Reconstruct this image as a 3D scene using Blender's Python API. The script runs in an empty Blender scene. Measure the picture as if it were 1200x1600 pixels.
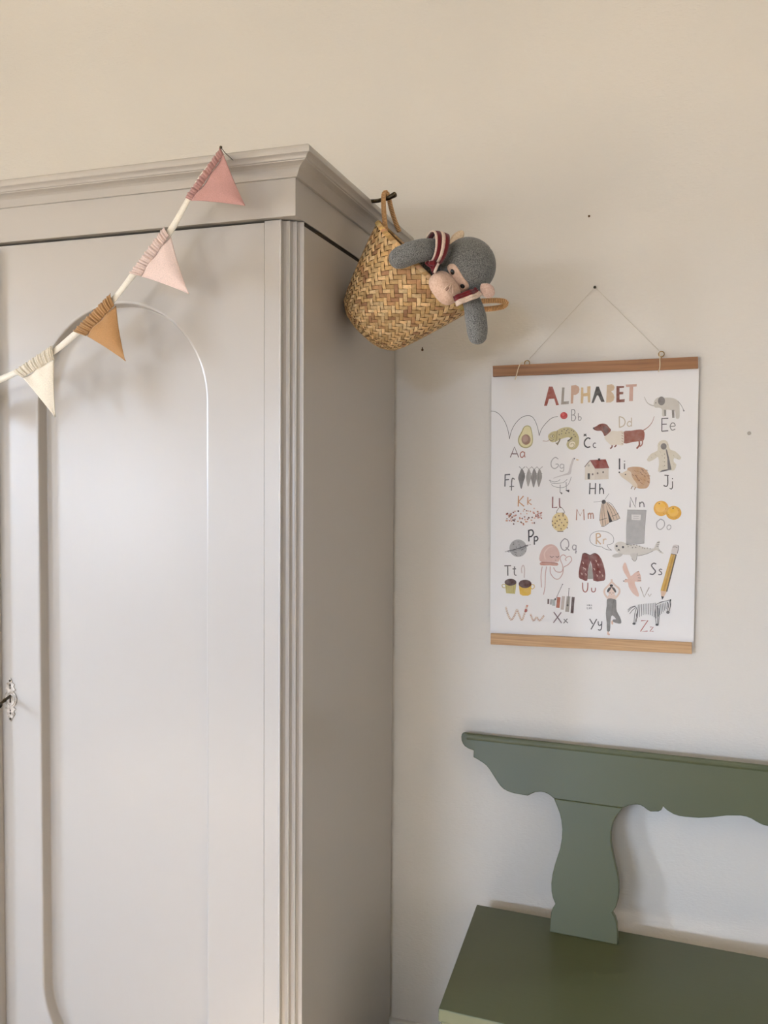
import bpy, bmesh, math, random
from mathutils import Vector, Matrix, noise
from mathutils.geometry import tessellate_polygon

SC = bpy.context.scene
COL = SC.collection
random.seed(7)

# ------------------------------------------------------------------ camera
FPX = 1390.0                        # focal length in pixels of the 1200x1600 frame
CAM = Vector((0.0, -2.14, 1.49))
yaw, pitch, roll = math.radians(18.3), math.radians(2.47), 0.0068
FWD = Vector((-math.sin(yaw)*math.cos(pitch), math.cos(yaw)*math.cos(pitch), -math.sin(pitch)))
r0 = Vector((math.cos(yaw), math.sin(yaw), 0.0))
u0 = r0.cross(FWD)
RGT = r0*math.cos(roll) + u0*math.sin(roll)
UPV = u0*math.cos(roll) - r0*math.sin(roll)
cam_data = bpy.data.cameras.new('camera')
cam = bpy.data.objects.new('camera', cam_data)
COL.objects.link(cam)
M = Matrix((RGT, UPV, -FWD)).transposed().to_4x4()
M.translation = CAM
cam.matrix_world = M
cam_data.sensor_fit = 'VERTICAL'
cam_data.sensor_height = 36.0
cam_data.lens = FPX/1600.0*36.0
cam_data.clip_start = 0.05
SC.camera = cam

# ------------------------------------------------------------------ light
SKY_STRENGTH = 55.0
SUN_STRENGTH = 140.0
WINDOWS = [(-2.52, -1.90, 1.36, 2.06), (-4.40, -3.80, 0.95, 1.75)]   # openings in the left wall: y0, y1, z0, z1
LEFT_X = -3.4
FRONT_Y = -5.3
ADDED_WINDOWS = [(-2.7, -1.35, 1.34, 1.68), (-0.62, -0.10, 2.38, 2.62)]  # openings added behind the camera for fill and floor bounce: x0, x1, z0, z1
world = bpy.data.worlds.new('daylight')
SC.world = world
world.use_nodes = True
wn = world.node_tree
wn.nodes.clear()
w_out = wn.nodes.new('ShaderNodeOutputWorld')
w_bg = wn.nodes.new('ShaderNodeBackground')
w_tc = wn.nodes.new('ShaderNodeTexCoord')
w_sep = wn.nodes.new('ShaderNodeSeparateXYZ')
w_map = wn.nodes.new('ShaderNodeMapRange')
w_map.inputs['From Min'].default_value = -0.12
w_map.inputs['From Max'].default_value = 0.10
w_ramp = wn.nodes.new('ShaderNodeValToRGB')
w_ramp.color_ramp.elements[0].color = (0.44, 0.41, 0.36, 1)      # ground outside
w_ramp.color_ramp.elements[1].color = (0.67, 0.87, 1.20, 1)       # sky
wn.links.new(w_tc.outputs['Generated'], w_sep.inputs[0])
wn.links.new(w_sep.outputs['Z'], w_map.inputs['Value'])
wn.links.new(w_map.outputs[0], w_ramp.inputs[0])
wn.links.new(w_ramp.outputs[0], w_bg.inputs['Color'])
w_bg.inputs['Strength'].default_value = SKY_STRENGTH
wn.links.new(w_bg.outputs[0], w_out.inputs[0])
for k, (y0, y1, z0, z1) in enumerate(WINDOWS):                   # sampling portals for the sky light in the two window openings
    ld = bpy.data.lights.new('window_portal', 'AREA')
    ld.shape = 'RECTANGLE'; ld.size = y1-y0; ld.size_y = z1-z0
    ld.cycles.is_portal = True
    lo = bpy.data.objects.new('window_portal', ld)
    lo.matrix_world = Matrix(((0, 0, -1, LEFT_X-0.02), (1, 0, 0, (y0+y1)/2), (0, -1, 0, (z0+z1)/2), (0, 0, 0, 1)))
    COL.objects.link(lo)
for k, (x0, x1, z0, z1) in enumerate(ADDED_WINDOWS):  # portals for the openings added to let in fill light and sun
    ld = bpy.data.lights.new('window_portal', 'AREA')
    ld.shape = 'RECTANGLE'; ld.size = x1-x0; ld.size_y = z1-z0
    ld.cycles.is_portal = True
    lo = bpy.data.objects.new('window_portal', ld)
    lo.matrix_world = Matrix(((1, 0, 0, (x0+x1)/2), (0, 0, -1, FRONT_Y-0.02), (0, 1, 0, (z0+z1)/2), (0, 0, 0, 1)))
    COL.objects.link(lo)
sun_d = bpy.data.lights.new('sun', 'SUN')
sun_d.energy = SUN_STRENGTH
sun_d.angle = math.radians(0.53)
sun_d.color = (0.95, 0.98, 1.0)
sun = bpy.data.objects.new('sun', sun_d)
sun.rotation_euler = Vector((-0.03, 0.87, -0.50)).to_track_quat('-Z', 'Y').to_euler()
sun.location = (0, -9, 5)
COL.objects.link(sun)
SC.view_settings.view_transform = 'Standard'
SC.view_settings.look = 'None'
SC.view_settings.gamma = 1.0
SC.view_settings.use_curve_mapping = False
SC.view_settings.exposure = 0.22

# ------------------------------------------------------------------ helpers
def sight(px, py):
    """direction from the camera's position towards a surveyed point of the photograph"""
    return RGT*((px-600)/FPX) - UPV*((py-800)/FPX) + FWD
def on_y(px, py, y):
    d = sight(px, py); return CAM + d*((y-CAM.y)/d.y)
def on_x(px, py, x):
    d = sight(px, py); return CAM + d*((x-CAM.x)/d.x)
def on_z(px, py, z):
    d = sight(px, py); return CAM + d*((z-CAM.z)/d.z)
def on_plane(px, py, p, n):
    d = sight(px, py); return CAM + d*((p-CAM).dot(n)/d.dot(n))
def lin(c):
    f = lambda v: v/12.92 if v <= 0.04045 else ((v+0.055)/1.055)**2.4
    return tuple(f(v/255.0) for v in c)

class MB:
    def __init__(s): s.v = []; s.f = []; s.c = []; s.col = (1, 1, 1)
    def add(s, verts, faces, col=None):
        o = len(s.v); s.v += [tuple(p) for p in verts]; s.f += [tuple(i+o for i in f) for f in faces]
        s.c += [col or s.col]*len(verts)
    def box(s, a, b):
        (x0, y0, z0), (x1, y1, z1) = a, b
        s.add([(x0,y0,z0),(x1,y0,z0),(x1,y1,z0),(x0,y1,z0),(x0,y0,z1),(x1,y0,z1),(x1,y1,z1),(x0,y1,z1)],
              [(0,3,2,1),(4,5,6,7),(0,1,5,4),(1,2,6,5),(2,3,7,6),(3,0,4,7)])
    def slab(s, pts, off, col=None):
        """closed outline of 3-D points, pushed back by a vector"""
        n = len(pts); off = Vector(off)
        a = [Vector(p) for p in pts]; b = [p+off for p in a]
        s.add(a+b, [tuple(range(n)), tuple(range(2*n-1, n-1, -1))] + [((i+1) % n, i, n+i, n+(i+1) % n) for i in range(n)], col)
    def grid(s, rows, col=None, wrap=False):
        m = len(rows[0]); o = []
        for r in rows: o += r
        f = []
        for i in range(len(rows)-1):
            for j in range(m if wrap else m-1):
                k = (j+1) % m
                f.append((i*m+j, i*m+k, (i+1)*m+k, (i+1)*m+j))
        s.add(o, f, col)
    def tube(s, path, radii, n=10, col=None, squash=None, caps=True):
        path = [Vector(p) for p in path]
        if not hasattr(radii, '__len__'): radii = [radii]*len(path)
        rows = []; prev = None
        for i, p in enumerate(path):
            t = (path[min(i+1, len(path)-1)] - path[max(i-1, 0)]).normalized()
            if prev is None:
                a = Vector((0, 0, 1)) if abs(t.z) < 0.9 else Vector((1, 0, 0))
                prev = t.cross(a).normalized()
            nrm = (prev - t*prev.dot(t)).normalized(); bi = t.cross(nrm); prev = nrm
            rows.append([p + (nrm*math.cos(q) + bi*math.sin(q))*radii[i] for q in [2*math.pi*k/n for k in range(n)]])
        o = len(s.v); s.grid(rows, col, wrap=True)
        if caps:
            m = len(rows)-1
            s.f.append(tuple(o+k for k in range(n-1, -1, -1))); s.f.append(tuple(o+m*n+k for k in range(n)))
    def ball(s, c, ax, rad, nu=24, nv=14, fn=None, col=None):
        """ellipsoid with axes ax (three unit vectors) and radii rad; fn(direction) scales the radius"""
        c = Vector(c); rows = []
        for i in range(nv+1):
            th = math.pi*i/nv; r = []
            for j in range(nu):
                ph = 2*math.pi*j/nu
                d = Vector((math.sin(th)*math.cos(ph), math.sin(th)*math.sin(ph), math.cos(th)))
                k = fn(d) if fn else 1.0
                r.append(c + ax[0]*d.x*rad[0]*k + ax[1]*d.y*rad[1]*k + ax[2]*d.z*rad[2]*k)
            rows.append(r)
        s.grid(rows, col, wrap=True)
    def build(s, name, mat, parent=None, smooth=False, bevel=0.0, weld=False, solid=0.0, sub=0, colors=False, segs=2):
        me = bpy.data.meshes.new(name); me.from_pydata(s.v, [], s.f)
        if colors:
            at = me.color_attributes.new('Col', 'FLOAT_COLOR', 'POINT')
            flat = []
            for c in s.c: flat += [c[0], c[1], c[2], 1.0]
            at.data.foreach_set('color', flat)
        bm = bmesh.new(); bm.from_mesh(me)
        if weld: bmesh.ops.remove_doubles(bm, verts=bm.verts, dist=1e-6)
        if not solid: bmesh.ops.recalc_face_normals(bm, faces=bm.faces)
        bm.to_mesh(me); bm.free()
        me.materials.append(mat)
        if smooth: me.polygons.foreach_set('use_smooth', [True]*len(me.polygons))
        o = bpy.data.objects.new(name, me); COL.objects.link(o)
        if parent: o.parent = parent
        if solid:
            m = o.modifiers.new('thickness', 'SOLIDIFY'); m.thickness = solid; m.offset = 0
        if bevel:
            m = o.modifiers.new('bevel', 'BEVEL'); m.width = bevel; m.segments = segs; m.limit_method = 'ANGLE'; m.angle_limit = math.radians(35)
        if sub:
            m = o.modifiers.new('subdivision', 'SUBSURF'); m.levels = sub; m.render_levels = sub
        return o
def tag(o, label, cat, group=None):
    o['label'] = label; o['category'] = cat
    if group: o['group'] = group
    return o
def struct(o): o['kind'] = 'structure'; return o
def thing(name, label, cat, group=None):
    o = bpy.data.objects.new(name, None); COL.objects.link(o); o.empty_display_size = 0.05
    return tag(o, label, cat, group)
def smooth_path(pts, n=6, closed=False):
    pts = [Vector(p) for p in pts]; out = []; N = len(pts)
    seg = N if closed else N-1
    for i in range(seg):
        g = (lambda k: pts[k % N]) if closed else (lambda k: pts[min(max(k, 0), N-1)])
        p0, p1, p2, p3 = g(i-1), g(i), g(i+1), g(i+2)
        for k in range(n):
            t = k/n
            out.append(0.5*((2*p1) + (p2-p0)*t + (2*p0-5*p1+4*p2-p3)*t*t + (3*p1-p0-3*p2+p3)*t**3))
    if not closed: out.append(pts[-1])
    return out

# ------------------------------------------------------------------ materials
def new_mat(name):
    m = bpy.data.materials.new(name); m.use_nodes = True
    return m, m.node_tree, m.node_tree.nodes['Principled BSDF']
def mat_paint(name, rgb, rough=0.5, bump=0.05, scale=(60, 60, 60), var=0.04, wear=None, spec=0.5, dist=0.001):
    """paint with a slight tone variation and fine relief; scale stretches the relief (brush strokes)"""
    m, nt, b = new_mat(name); L = nt.links
    tc = nt.nodes.new('ShaderNodeTexCoord')
    mp = nt.nodes.new('ShaderNodeMapping'); mp.inputs['Scale'].default_value = scale
    L.new(tc.outputs['Object'], mp.inputs[0])
    n1 = nt.nodes.new('ShaderNodeTexNoise'); n1.inputs['Scale'].default_value = 1.0; n1.inputs['Detail'].default_value = 6
    L.new(mp.outputs[0], n1.inputs['Vector'])
    n2 = nt.nodes.new('ShaderNodeTexNoise'); n2.inputs['Scale'].default_value = 3.5; n2.inputs['Detail'].default_value = 4
    L.new(tc.outputs['Object'], n2.inputs['Vector'])
    mx = nt.nodes.new('ShaderNodeMix'); mx.data_type = 'RGBA'
    c = lin(rgb)
    mx.inputs['A'].default_value = tuple(v*(1-var) for v in c)+(1,)
    mx.inputs['B'].default_value = tuple(min(1, v*(1+var)) for v in c)+(1,)
    L.new(n2.outputs['Fac'], mx.inputs['Factor'])
    L.new(mx.outputs['Result'], b.inputs['Base Color'])
    b.inputs['Roughness'].default_value = rough
    b.inputs['Specular IOR Level'].default_value = spec
    bp = nt.nodes.new('ShaderNodeBump'); bp.inputs['Strength'].default_value = bump; bp.inputs['Distance'].default_value = dist
    L.new(n1.outputs['Fac'], bp.inputs['Height']); L.new(bp.outputs[0], b.inputs['Normal'])
    return m
def mat_wood(name, a, bcol, along='X', rough=0.5):
    m, nt, b = new_mat(name); L = nt.links
    tc = nt.nodes.new('ShaderNodeTexCoord'); mp = nt.nodes.new('ShaderNodeMapping')
    mp.inputs['Scale'].default_value = {'X': (5, 60, 190), 'Y': (60, 5, 190), 'Z': (190, 60, 5)}[along]
    L.new(tc.outputs['Object'], mp.inputs[0])
    n1 = nt.nodes.new('ShaderNodeTexNoise'); n1.inputs['Scale'].default_value = 1.0; n1.inputs['Detail'].default_value = 7; n1.inputs['Distortion'].default_value = 0.5
    L.new(mp.outputs[0], n1.inputs['Vector'])
    r = nt.nodes.new('ShaderNodeValToRGB'); r.color_ramp.elements[0].position = 0.32; r.color_ramp.elements[1].position = 0.68
    r.color_ramp.elements[0].color = lin(a)+(1,); r.color_ramp.elements[1].color = lin(bcol)+(1,)
    L.new(n1.outputs['Fac'], r.inputs[0]); L.new(r.outputs[0], b.inputs['Base Color'])
    b.inputs['Roughness'].default_value = rough
    bp = nt.nodes.new('ShaderNodeBump'); bp.inputs['Strength'].default_value = 0.15; bp.inputs['Distance'].default_value = 0.0005
    L.new(n1.outputs['Fac'], bp.inputs['Height']); L.new(bp.outputs[0], b.inputs['Normal'])
    return m
def mat_wallpaper():
    m, nt, b = new_mat('wallpaper'); L = nt.links
    tc = nt.nodes.new('ShaderNodeTexCoord'); mp = nt.nodes.new('ShaderNodeMapping')
    mp.inputs['Scale'].default_value = (90, 90, 260)
    L.new(tc.outputs['Object'], mp.inputs[0])
    n1 = nt.nodes.new('ShaderNodeTexNoise'); n1.inputs['Scale'].default_value = 1.0; n1.inputs['Detail'].default_value = 5
    L.new(mp.outputs[0], n1.inputs['Vector'])
    v = nt.nodes.new('ShaderNodeTexNoise'); v.inputs['Scale'].default_value = 85.0; v.inputs['Detail'].default_value = 2
    L.new(tc.outputs['Object'], v.inputs['Vector'])
    ad = nt.nodes.new('ShaderNodeMath'); ad.operation = 'ADD'
    L.new(n1.outputs['Fac'], ad.inputs[0]); L.new(v.outputs['Fac'], ad.inputs[1])
    bp = nt.nodes.new('ShaderNodeBump'); bp.inputs['Strength'].default_value = 0.4; bp.inputs['Distance'].default_value = 0.002
    L.new(ad.outputs[0], bp.inputs['Height']); L.new(bp.outputs[0], b.inputs['Normal'])
    n2 = nt.nodes.new('ShaderNodeTexNoise'); n2.inputs['Scale'].default_value = 1.2; n2.inputs['Detail'].default_value = 3
    L.new(tc.outputs['Object'], n2.inputs['Vector'])
    mx = nt.nodes.new('ShaderNodeMix'); mx.data_type = 'RGBA'
    mx.inputs['A'].default_value = lin((226, 220, 211))+(1,); mx.inputs['B'].default_value = lin((231, 226, 218))+(1,)
    L.new(n2.outputs['Fac'], mx.inputs['Factor']); L.new(mx.outputs['Result'], b.inputs['Base Color'])
    b.inputs['Roughness'].default_value = 0.85; b.inputs['Specular IOR Level'].default_value = 0.2
    return m
def mat_attr(name, rough=0.8, noise_scale=120, amount=0.18, bump=0.0, bscale=400, sheen=0.0, spec=0.3, fade=None):
    """colour from the mesh's own colour attribute, varied by noise (print pigment, palm strips, yarn)"""
    m, nt, b = new_mat(name); L = nt.links
    at = nt.nodes.new('ShaderNodeAttribute'); at.attribute_name = 'Col'
    tc = nt.nodes.new('ShaderNodeTexCoord')
    n = nt.nodes.new('ShaderNodeTexNoise'); n.inputs['Scale'].default_value = noise_scale; n.inputs['Detail'].default_value = 5
    L.new(tc.outputs['Object'], n.inputs['Vector'])
    mr = nt.nodes.new('ShaderNodeMapRange'); mr.inputs['From Min'].default_value = 0.3; mr.inputs['From Max'].default_value = 0.7
    mx = nt.nodes.new('ShaderNodeMix'); mx.data_type = 'RGBA'
    L.new(n.outputs['Fac'], mr.inputs['Value'])
    if fade:
        mr.inputs['To Min'].default_value = 0.0; mr.inputs['To Max'].default_value = amount
        L.new(mr.outputs[0], mx.inputs['Factor'])
        L.new(at.outputs['Color'], mx.inputs['A']); mx.inputs['B'].default_value = fade+(1,)
    else:
        mr.inputs['To Min'].default_value = 1-amount; mr.inputs['To Max'].default_value = 1+amount
        mx.blend_type = 'MULTIPLY'; mx.inputs['Factor'].default_value = 1.0
        L.new(at.outputs['Color'], mx.inputs['A']); L.new(mr.outputs[0], mx.inputs['B'])
    L.new(mx.outputs['Result'], b.inputs['Base Color'])
    b.inputs['Roughness'].default_value = rough; b.inputs['Specular IOR Level'].default_value = spec
    b.inputs['Sheen Weight'].default_value = sheen
    if bump:
        n2 = nt.nodes.new('ShaderNodeTexNoise'); n2.inputs['Scale'].default_value = bscale; n2.inputs['Detail'].default_value = 3
        L.new(tc.outputs['Object'], n2.inputs['Vector'])
        bp = nt.nodes.new('ShaderNodeBump'); bp.inputs['Strength'].default_value = bump; bp.inputs['Distance'].default_value = 0.001
        L.new(n2.outputs['Fac'], bp.inputs['Height']); L.new(bp.outputs[0], b.inputs['Normal'])
    return m
def mat_felt(name, a, c, scale=500, bump=0.6, rough=0.95):
    """heathered or plain cloth: two fibre tones mixed by fine noise"""
    m, nt, b = new_mat(name); L = nt.links
    tc = nt.nodes.new('ShaderNodeTexCoord')
    n = nt.nodes.new('ShaderNodeTexNoise'); n.inputs['Scale'].default_value = scale; n.inputs['Detail'].default_value = 4
    L.new(tc.outputs['Object'], n.inputs['Vector'])
    r = nt.nodes.new('ShaderNodeValToRGB'); r.color_ramp.elements[0].position = 0.36; r.color_ramp.elements[1].position = 0.64
    r.color_ramp.elements[0].color = lin(a)+(1,); r.color_ramp.elements[1].color = lin(c)+(1,)
    L.new(n.outputs['Fac'], r.inputs[0]); L.new(r.outputs[0], b.inputs['Base Color'])
    b.inputs['Roughness'].default_value = rough; b.inputs['Specular IOR Level'].default_value = 0.15
    b.inputs['Sheen Weight'].default_value = 0.25
    bp = nt.nodes.new('ShaderNodeBump'); bp.inputs['Strength'].default_value = bump; bp.inputs['Distance'].default_value = 0.001
    L.new(n.outputs['Fac'], bp.inputs['Height']); L.new(bp.outputs[0], b.inputs['Normal'])
    return m
def mat_metal(name, a, c, rough=0.35, scale=120, metallic=1.0):
    m, nt, b = new_mat(name); L = nt.links
    tc = nt.nodes.new('ShaderNodeTexCoord'); n = nt.nodes.new('ShaderNodeTexNoise'); n.inputs['Scale'].default_value = scale; n.inputs['Detail'].default_value = 4
    L.new(tc.outputs['Object'], n.inputs['Vector'])
    r = nt.nodes.new('ShaderNodeValToRGB'); r.color_ramp.elements[0].position = 0.35; r.color_ramp.elements[1].position = 0.62
    r.color_ramp.elements[0].color = lin(a)+(1,); r.color_ramp.elements[1].color = lin(c)+(1,)
    L.new(n.outputs['Fac'], r.inputs[0]); L.new(r.outputs[0], b.inputs['Base Color'])
    b.inputs['Metallic'].default_value = metallic; b.inputs['Roughness'].default_value = rough
    return m

WALL = mat_wallpaper()
CEIL = mat_paint('ceiling_paint', (238, 228, 208), 0.9, 0.05)
FLOOR = mat_wood('floor_boards', (150, 130, 106), (180, 158, 130), 'Y', 0.45)
TRIM = mat_paint('trim_paint', (228, 224, 216), 0.4, 0.05)
GREIGE = mat_paint('greige_paint', (182, 175, 166), 0.3, 0.16, (150, 150, 9), 0.018, spec=0.5)
GREIGE_H = mat_paint('greige_paint_sideways', (182, 175, 166), 0.3, 0.16, (9, 150, 150), 0.018, spec=0.5)
GAP = mat_paint('dark_gap', (52, 44, 36), 0.9, 0.0)
GREEN = mat_paint('sage_paint', (91, 94, 65), 0.38, 0.12, (10, 120, 120), 0.03, spec=0.32)
GREEN_V = mat_paint('sage_paint_upright', (91, 94, 65), 0.38, 0.12, (120, 120, 10), 0.03, spec=0.32)
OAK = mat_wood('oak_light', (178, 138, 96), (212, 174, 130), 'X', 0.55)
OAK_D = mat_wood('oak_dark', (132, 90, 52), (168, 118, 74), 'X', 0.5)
PAPER = mat_paint('poster_paper', (240, 237, 235), 0.6, 0.05, var=0.008, spec=0.3)
PRINT = mat_attr('print_pigment', 0.6, 70, 0.15, fade=lin((240, 237, 235)))
INK = mat_attr('print_ink', 0.6, 90, 0.14, fade=lin((240, 237, 235)))
PALM = mat_attr('palm_leaf', 0.6, 160, 0.16, bump=0.25, bscale=500, spec=0.35)
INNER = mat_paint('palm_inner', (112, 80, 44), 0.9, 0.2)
TWINE = mat_attr('handle_twine', 0.75, 300, 0.2, bump=0.2, bscale=700)
GREY_FELT = mat_felt('grey_felt', (76, 75, 72), (142, 141, 136), 620, 0.6)
BEIGE_FELT = mat_felt('beige_felt', (208, 172, 148), (224, 192, 168), 260, 0.3)
CREAM_FELT = mat_felt('cream_cotton', (214, 188, 156), (230, 208, 180), 400, 0.2)
PINK_FELT = mat_felt('pink_cotton', (196, 162, 146), (212, 182, 166), 400, 0.2)
SCARF = mat_attr('striped_knit', 0.95, 500, 0.15, bump=0.6, bscale=900, sheen=0.3, spec=0.1)
BLACK = mat_paint('black_bead', (22, 18, 17), 0.25, 0.0, spec=0.6)
THREAD = mat_paint('nose_thread', (150, 112, 94), 0.9, 0.0)
IRON = mat_metal('dark_iron', (52, 46, 38), (96, 86, 70), 0.4)
SILVER = mat_metal('aged_silver', (150, 138, 124), (212, 203, 192), 0.4, 90, 0.6)
BRASS = mat_metal('brass', (150, 116, 62), (200, 164, 98), 0.35)
RUST = mat_metal('rusty_steel', (62, 46, 34), (120, 92, 66), 0.6)
CORD = mat_felt('cotton_cord', (214, 196, 166), (236, 222, 196), 800, 0.4)
THIN = mat_felt('grey_cord', (198, 188, 172), (216, 206, 190), 800, 0.2)
TAPE = mat_felt('cotton_tape', (228, 218, 200), (238, 230, 214), 700, 0.25)

# ------------------------------------------------------------------ the room
X0, X1, Y0, Y1, ZC = LEFT_X, 1.75, FRONT_Y, 0.0, 2.95
def sbox(name, a, b, mat, **k):
    m = MB(); m.box(a, b); return struct(m.build(name, mat, **k))
sbox('floor', (X0-.15, Y0-.15, -.12), (X1+.15, Y1+.15, 0), FLOOR)
sbox('ceiling', (X0-.15, Y0-.15, ZC), (X1+.15, Y1+.15, ZC+.12), CEIL)
sbox('wall_back', (X0-.15, Y1, 0), (X1+.15, Y1+.15, ZC), WALL)
m = MB(); xs_ = [X0-.15] + [v for w in ADDED_WINDOWS for v in w[:2]] + [X1+.15]
for i in range(0, len(xs_), 2): m.box((xs_[i], Y0-.15, 0), (xs_[i+1], Y0, ZC))
for (a, b, z0, z1) in ADDED_WINDOWS:
    m.box((a, Y0-.15, 0), (b, Y0, z0)); m.box((a, Y0-.15, z1), (b, Y0, ZC))
struct(m.build('wall_front', WALL))
for k, (a, b, z0, z1) in enumerate(ADDED_WINDOWS):
    m = MB(); e = .02
    m.box((a, Y0-.09, z0), (a+e, Y0-.05, z1)); m.box((b-e, Y0-.09, z0), (b, Y0-.05, z1)); m.box((a+e, Y0-.09, z0), (b-e, Y0-.05, z0+e)); m.box((a+e, Y0-.09, z1-e), (b-e, Y0-.05, z1))
    struct(m.build('window_%d' % (k+3), TRIM, bevel=.003))  # frames of the unseen openings added for fill light and floor sun
sbox('wall_right', (X1, Y0, 0), (X1+.15, Y1, ZC), WALL)
m = MB(); T = 0.15
ys = [Y0] + [v for w in sorted(WINDOWS) for v in w[:2]] + [Y1]
for i in range(0, len(ys), 2): m.box((X0-T, ys[i], 0), (X0, ys[i+1], ZC))
for (a, b, z0, z1) in WINDOWS:
    m.box((X0-T, a, 0), (X0, b, z0)); m.box((X0-T, a, z1), (X0, b, ZC))
struct(m.build('wall_left', WALL))
for k, (a, b, z0, z1) in enumerate(WINDOWS):
    m = MB(); e = .035; xo = X0-.09; xi = X0-.05
    m.box((xo, a, z0), (xi, a+e, z1)); m.box((xo, b-e, z0), (xi, b, z1))
    m.box((xo, a+e, z0), (xi, b-e, z0+e)); m.box((xo, a+e, z1-e), (xi, b-e, z1))
    struct(m.build('window_%d' % (k+1), TRIM, bevel=.003))
sbox('baseboard_back', (X0, -.016, 0), (X1, 0, .085), TRIM, bevel=.003)

# ------------------------------------------------------------------ wardrobe
XS = -0.676                 # right side plane
XC = -1.372                 # where the two doors meet
XL = 2*XC - XS              # left side plane
YF = -0.612                 # door fronts
YFR = -0.6247               # frieze front
ZT, ZF = 1.953, 1.961       # top of body, underside of frieze
ward = thing('wardrobe', 'tall greige painted wardrobe with arched door panels and moulded cornice', 'wardrobe')
ward.location = (XC, -.3, 0)
WORIG = Vector(ward.location)
def wpart(mb, name, mat, parent=ward, **k):
    if parent is ward: mb.v = [tuple(Vector(p)-WORIG) for p in mb.v]
    return mb.build(name, mat, parent, **k)
def wbox(name, a, b, mat=GREIGE, **k):
    mb = MB(); mb.box(a, b); return wpart(mb, name, mat, **k)
wbox('side_panel', (XS-.022, -.585, .10), (XS, -.018, ZT), bevel=.0015)
wbox('side_panel', (XL, -.585, .10), (XL+.022, -.018, ZT), bevel=.0015)
wbox('back_panel', (XL+.022, -.032, .10), (XS-.022, -.020, ZT))
wbox('top_panel', (XL+.003, -.575, ZT-.02), (XS-.003, -.012, ZF+.0005), GAP)
wbox('floor_panel', (XL+.022, -.585, .10), (XS-.022, -.022, .13))
mb = MB(); mb.box((XL+.004, YFR+.03, 0), (XS-.004, -.014, .097)); wpart(mb, 'plinth', GREIGE_H, bevel=.004)
# fluted corner mouldings
def corner(sgn):
    a = Vector((XS-.0385, -.6115)); b = Vector((XS, -.5848)); d = b-a; n = Vector((d.y, -d.x)).normalized()
    prof = [(0,0),(.015,.0028),(.05,.0042),(.09,.0030),(.115,0),(.13,-.0030),(.20,-.0042),(.30,-.0036),(.385,-.0008),(.40,.0010),
            (.435,.0014),(.455,-.0006),(.49,-.0030),(.57,-.0040),(.645,-.0020),(.665,.0010),(.70,.0016),(.73,-.0004),(.77,-.0026),(.86,-.0034),(.95,-.0016),(1,0)]
    pts = [a + d*t + n*h for t, h in prof] + [Vector((XS-.0215, -.5848)), Vector((XS-.0385, -.5848))]
    mb = MB(); q = [(p.x if sgn > 0 else XL+XS-p.x, p.y) for p in pts]
    mb.slab([(x, y, ZF-.001) for x, y in q], (0, 0, -(ZF-.001-.10))); return mb
wpart(corner(1), 'corner_moulding', GREIGE); wpart(corner(-1), 'corner_moulding', GREIGE)
wbox('face_frame', (-.7445, -.6115, .10), (XS-.0385, -.585, ZF-.001))
wbox('face_frame', (XL+.0385, -.6115, .10), (2*XC+.7445, -.585, ZF-.001))
mb = MB(); mb.box((XL+.06, -.6115, .10), (XS-.06, -.590, .115)); wpart(mb, 'bottom_rail', GREIGE_H)
# doors: frame with a rounded, recessed panel
def stadium(cx, w, z0, z1, inset, y, n=40):
    r = w/2-inset; zt = z1-w/2; zb = z0+w/2
    P = [(cx+r*math.cos(math.pi*i/n), y, zt+r*math.sin(math.pi*i/n)) for i in range(n+1)]
    P += [(cx-r*math.cos(math.pi*i/n), y, zb-r*math.sin(math.pi*i/n)) for i in range(n+1)]
    return P
def make_door(x0, x1, pc, sgn):
    z0, z1 = .118, 1.9570
    d = MB(); n = 40
    w = .402; pz0, pz1 = .208, 1.829
    loops = [(0, 0), (.0012, .0002), (.0034, .0008), (.0046, .0020), (.0053, .0042), (.0062, .013), (.0072, .0215), (.0080, .0235), (.0098, .0242)]
    rows = [stadium(pc, w, pz0, pz1, i, YF+dd, n) for i, dd in loops]
    P = rows[0]; K = len(P)
    right = [P[i] for i in range(n//2, -1, -1)] + [P[i] for i in range(K-1, K-1-n//2-1, -1)]
    left = [P[i] for i in range(n//2, K-n//2)]
    def half(side, xe):
        t, bt = side[0], side[-1]
        return [(pc, YF, z1), (xe, YF, z1), (xe, YF, z0), (pc, YF, z0)] + [bt] + list(reversed(side))[1:]
    d.add(half(right, x1), [tuple(range(len(right)+4))]); d.add(half(left, x0), [tuple(range(len(left)+4))])
    nf = len(d.f)
    d.grid(rows, wrap=True)
    yb = YF+.026
    d.add([(x0,YF,z0),(x1,YF,z0),(x1,YF,z1),(x0,YF,z1),(x0,yb,z0),(x1,yb,z0),(x1,yb,z1),(x0,yb,z1)], [(0,4,5,1),(1,5,6,2),(2,6,7,3),(3,7,4,0)])
    e = bpy.data.objects.new('door', None); COL.objects.link(e); e.parent = ward; e.empty_display_size = .05
    hinge = Vector((x1 if sgn > 0 else x0, YF, 0)); e.location = hinge-WORIG
    def sub(mb, name, mat, **k):
        mb.v = [tuple(Vector(p)-hinge) for p in mb.v]; return mb.build(name, mat, e, **k)
    sub(d, 'door_frame', GREIGE)
    pm = MB(); ring = rows[-1]
    pm.slab(ring, (0, .006, 0)); sub(pm, 'door_panel', GREIGE)
    return e, sub
door, dsub = make_door(XC+.001, -.7448, -1.0645, 1)
ldoor, lsub = make_door(2*XC+.7448, XC-.001, 2*XC+1.0645, -1)
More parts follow.
